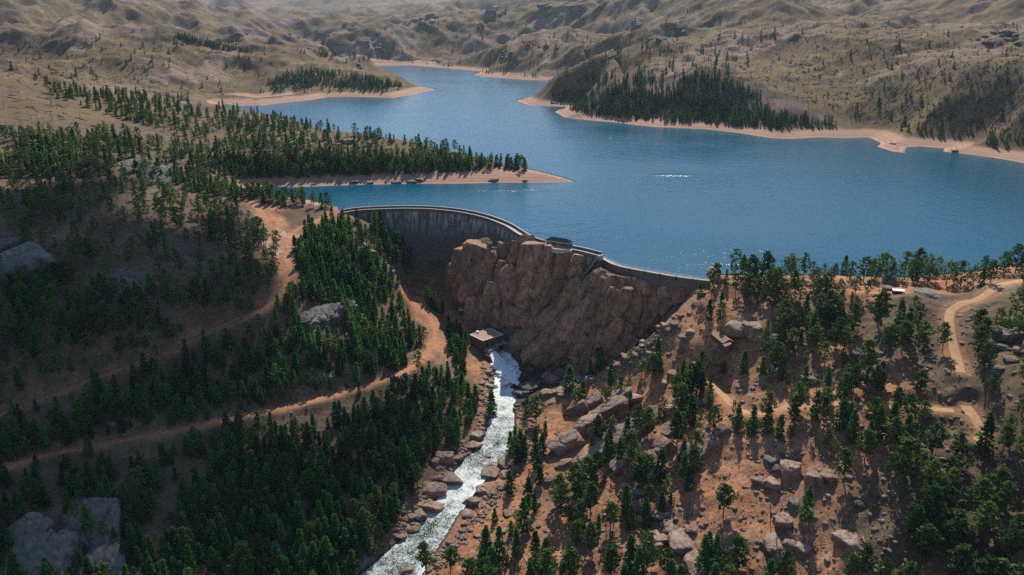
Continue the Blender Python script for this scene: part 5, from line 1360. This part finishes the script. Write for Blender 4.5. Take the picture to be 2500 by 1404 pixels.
mb.poly([(lr / 2 - .5, y0, 4.6), (lr / 2 + 2.8, y0, 4.6), (lr / 2 + 2.8, y1, 3.3), (lr / 2 - .5, y1, 3.3), (lr / 2 - .5, y0, 4.8), (lr / 2 + 2.8, y0, 4.8), (lr / 2 + 2.8, y1, 3.5), (lr / 2 - .5, y1, 3.5)], [(3, 2, 1, 0), (4, 5, 6, 7), (0, 1, 5, 4), (1, 2, 6, 5), (2, 3, 7, 6), (3, 0, 4, 7)]); add(mb, "porch_roof", M['shingle'], cb)
mb = MB(); mb.box((lr / 2 + .9, 2.1 * dn, 1.0), 2.4, 3.0, 4.8); add(mb, "porch", M['log'], cb)
mb = MB(); mb.box((-1.2, .8 * dn, 5.6), .8, .8, 2.0); add(mb, "chimney", M['parapet'], cb)
for xx in (-4.2, -1.2, 2.2):
    mb = MB(); mb.box((xx, 3.03 * dn, 2.0), 1.2, .1, 1.3); add(mb, "window", M['dark_glass'], cb)
mb = MB(); mb.box((-3.0, 3.02 * dn, -.2), lr - 7, .1, 1.8); add(mb, "foundation", M['concrete'], cb)
# white roofed shed on the ridge
p = G.hit(2192, 718)
ws = empty("open_shed", tuple(p)); ws.rotation_euler = (0, 0, -.25); tag(ws, "long low open shed with a white sheet roof among pines on the ridge", "shed")
mb = MB(); mb.poly([(-3, -1.3, 2.1), (3, -1.3, 2.1), (3, 1.3, 2.5), (-3, 1.3, 2.5), (-3, -1.3, 2.2), (3, -1.3, 2.2), (3, 1.3, 2.6), (-3, 1.3, 2.6)], [(3, 2, 1, 0), (4, 5, 6, 7), (0, 1, 5, 4), (1, 2, 6, 5), (2, 3, 7, 6), (3, 0, 4, 7)]); add(mb, "roof", M['white_metal'], ws)
for xx in (-2.7, 2.7):
    for yy in (-1.1, 1.1):
        mb = MB(); mb.box((xx, yy, .9), .16, .16, 2.4); add(mb, "post", M['log'], ws)
mb = MB(); mb.box((0, 1.15, .9), 5.4, .1, 2.2); add(mb, "back_wall", M['log'], ws)
# chimney rock on the skyline
q = next(p for p in (G.hit(425, y) for y in range(-10, 90)) if p is not None); tw_s = np.linalg.norm(q) / 5200
V_ = unit(IV); k_ = np.clip(V_[:, 2], -1, 1)
bt = V_ * np.array([34, 34, 1])[None] * (1 + .22 * fbm(V_[:, 0] * 3, V_[:, 1] * 3 + V_[:, 2] * .6, 1, 3, 71))[:, None]
bt[:, 2] = np.sign(k_) * np.abs(k_) ** .45 * 62 + 6 * fbm(V_[:, 0] * 3, V_[:, 1] * 3, 1, 3, 72)
bt[:, :2] *= np.interp(bt[:, 2], [-62, 62], [1.25, .72])[:, None]
link("rock_tower", mesh_np("rock_tower", bt * tw_s + q, IF, [M['rock']], True), label="blunt rock tower standing alone on the distant skyline", cat="rock")

# ------------------------------------------------------------------ air
hb = MB(); hb.box((0, 6600, 150), 26000, 14600, 900)
hz_m = bpy.data.materials.new("haze"); hz_m.use_nodes = True; ht = hz_m.node_tree; ht.nodes.clear()
ho = ht.nodes.new("ShaderNodeOutputMaterial"); pv = ht.nodes.new("ShaderNodeVolumePrincipled")
pv.inputs["Color"].default_value = (.66, .83, 1, 1); pv.inputs["Density"].default_value = .000024; pv.inputs["Anisotropy"].default_value = .2
ht.links.new(pv.outputs[0], ho.inputs["Volume"])
o = hb.build("haze", hz_m); tag(o, "pale blue air softening the far hills", kind="stuff")

# ------------------------------------------------------------------ cloud puffs added high up out of view, placed to shade the left slope
cm, ct, cbs = mat("cloud"); cbs.inputs["Base Color"].default_value = (.9, .9, .9, 1)
CZ_ = 2600.
g = np.random.default_rng(11); VV, FF, n = [], [], 0
CV, CF = IV3, IF3
def cloud(cx, cy, gz, rx, ry, rot, cover, r0=18, r1=42):
    """cx, cy, gz: middle of the shade on the ground"""
    global n
    k = (CZ_ - gz) / math.tan(SUN_EL); ox, oy = cx + math.sin(SUN_AZ) * k, cy + math.cos(SUN_AZ) * k
    num = int(cover * rx * ry * math.pi / (math.pi * (.5 * (r0 + r1)) ** 2) * 1.3)
    for _ in range(num):
        q = np.clip(g.normal(0, .48, 2), -1.2, 1.2); x, y = q[0] * rx, q[1] * ry; c, s_2 = math.cos(rot), math.sin(rot)
        r = g.uniform(r0, r1); v = CV * (1 + .2 * g.normal(0, 1, (len(CV), 1))) * (r, r, r * .6)
        VV.append(v + (ox + x * c - y * s_2, oy + x * s_2 + y * c, CZ_ + g.uniform(-20, 60))); FF.append(CF + n); n += len(v)
cloud(-190, 330, -25, 170, 150, .5, .8)
cloud(-320, 500, 20, 170, 100, .2, .75)
cl_o = link("shade_clouds", mesh_np("shade_clouds", np.concatenate(VV), np.concatenate(FF), [cm], True), kind="stuff", label="broken white cloud added out of view to shade the left slope")
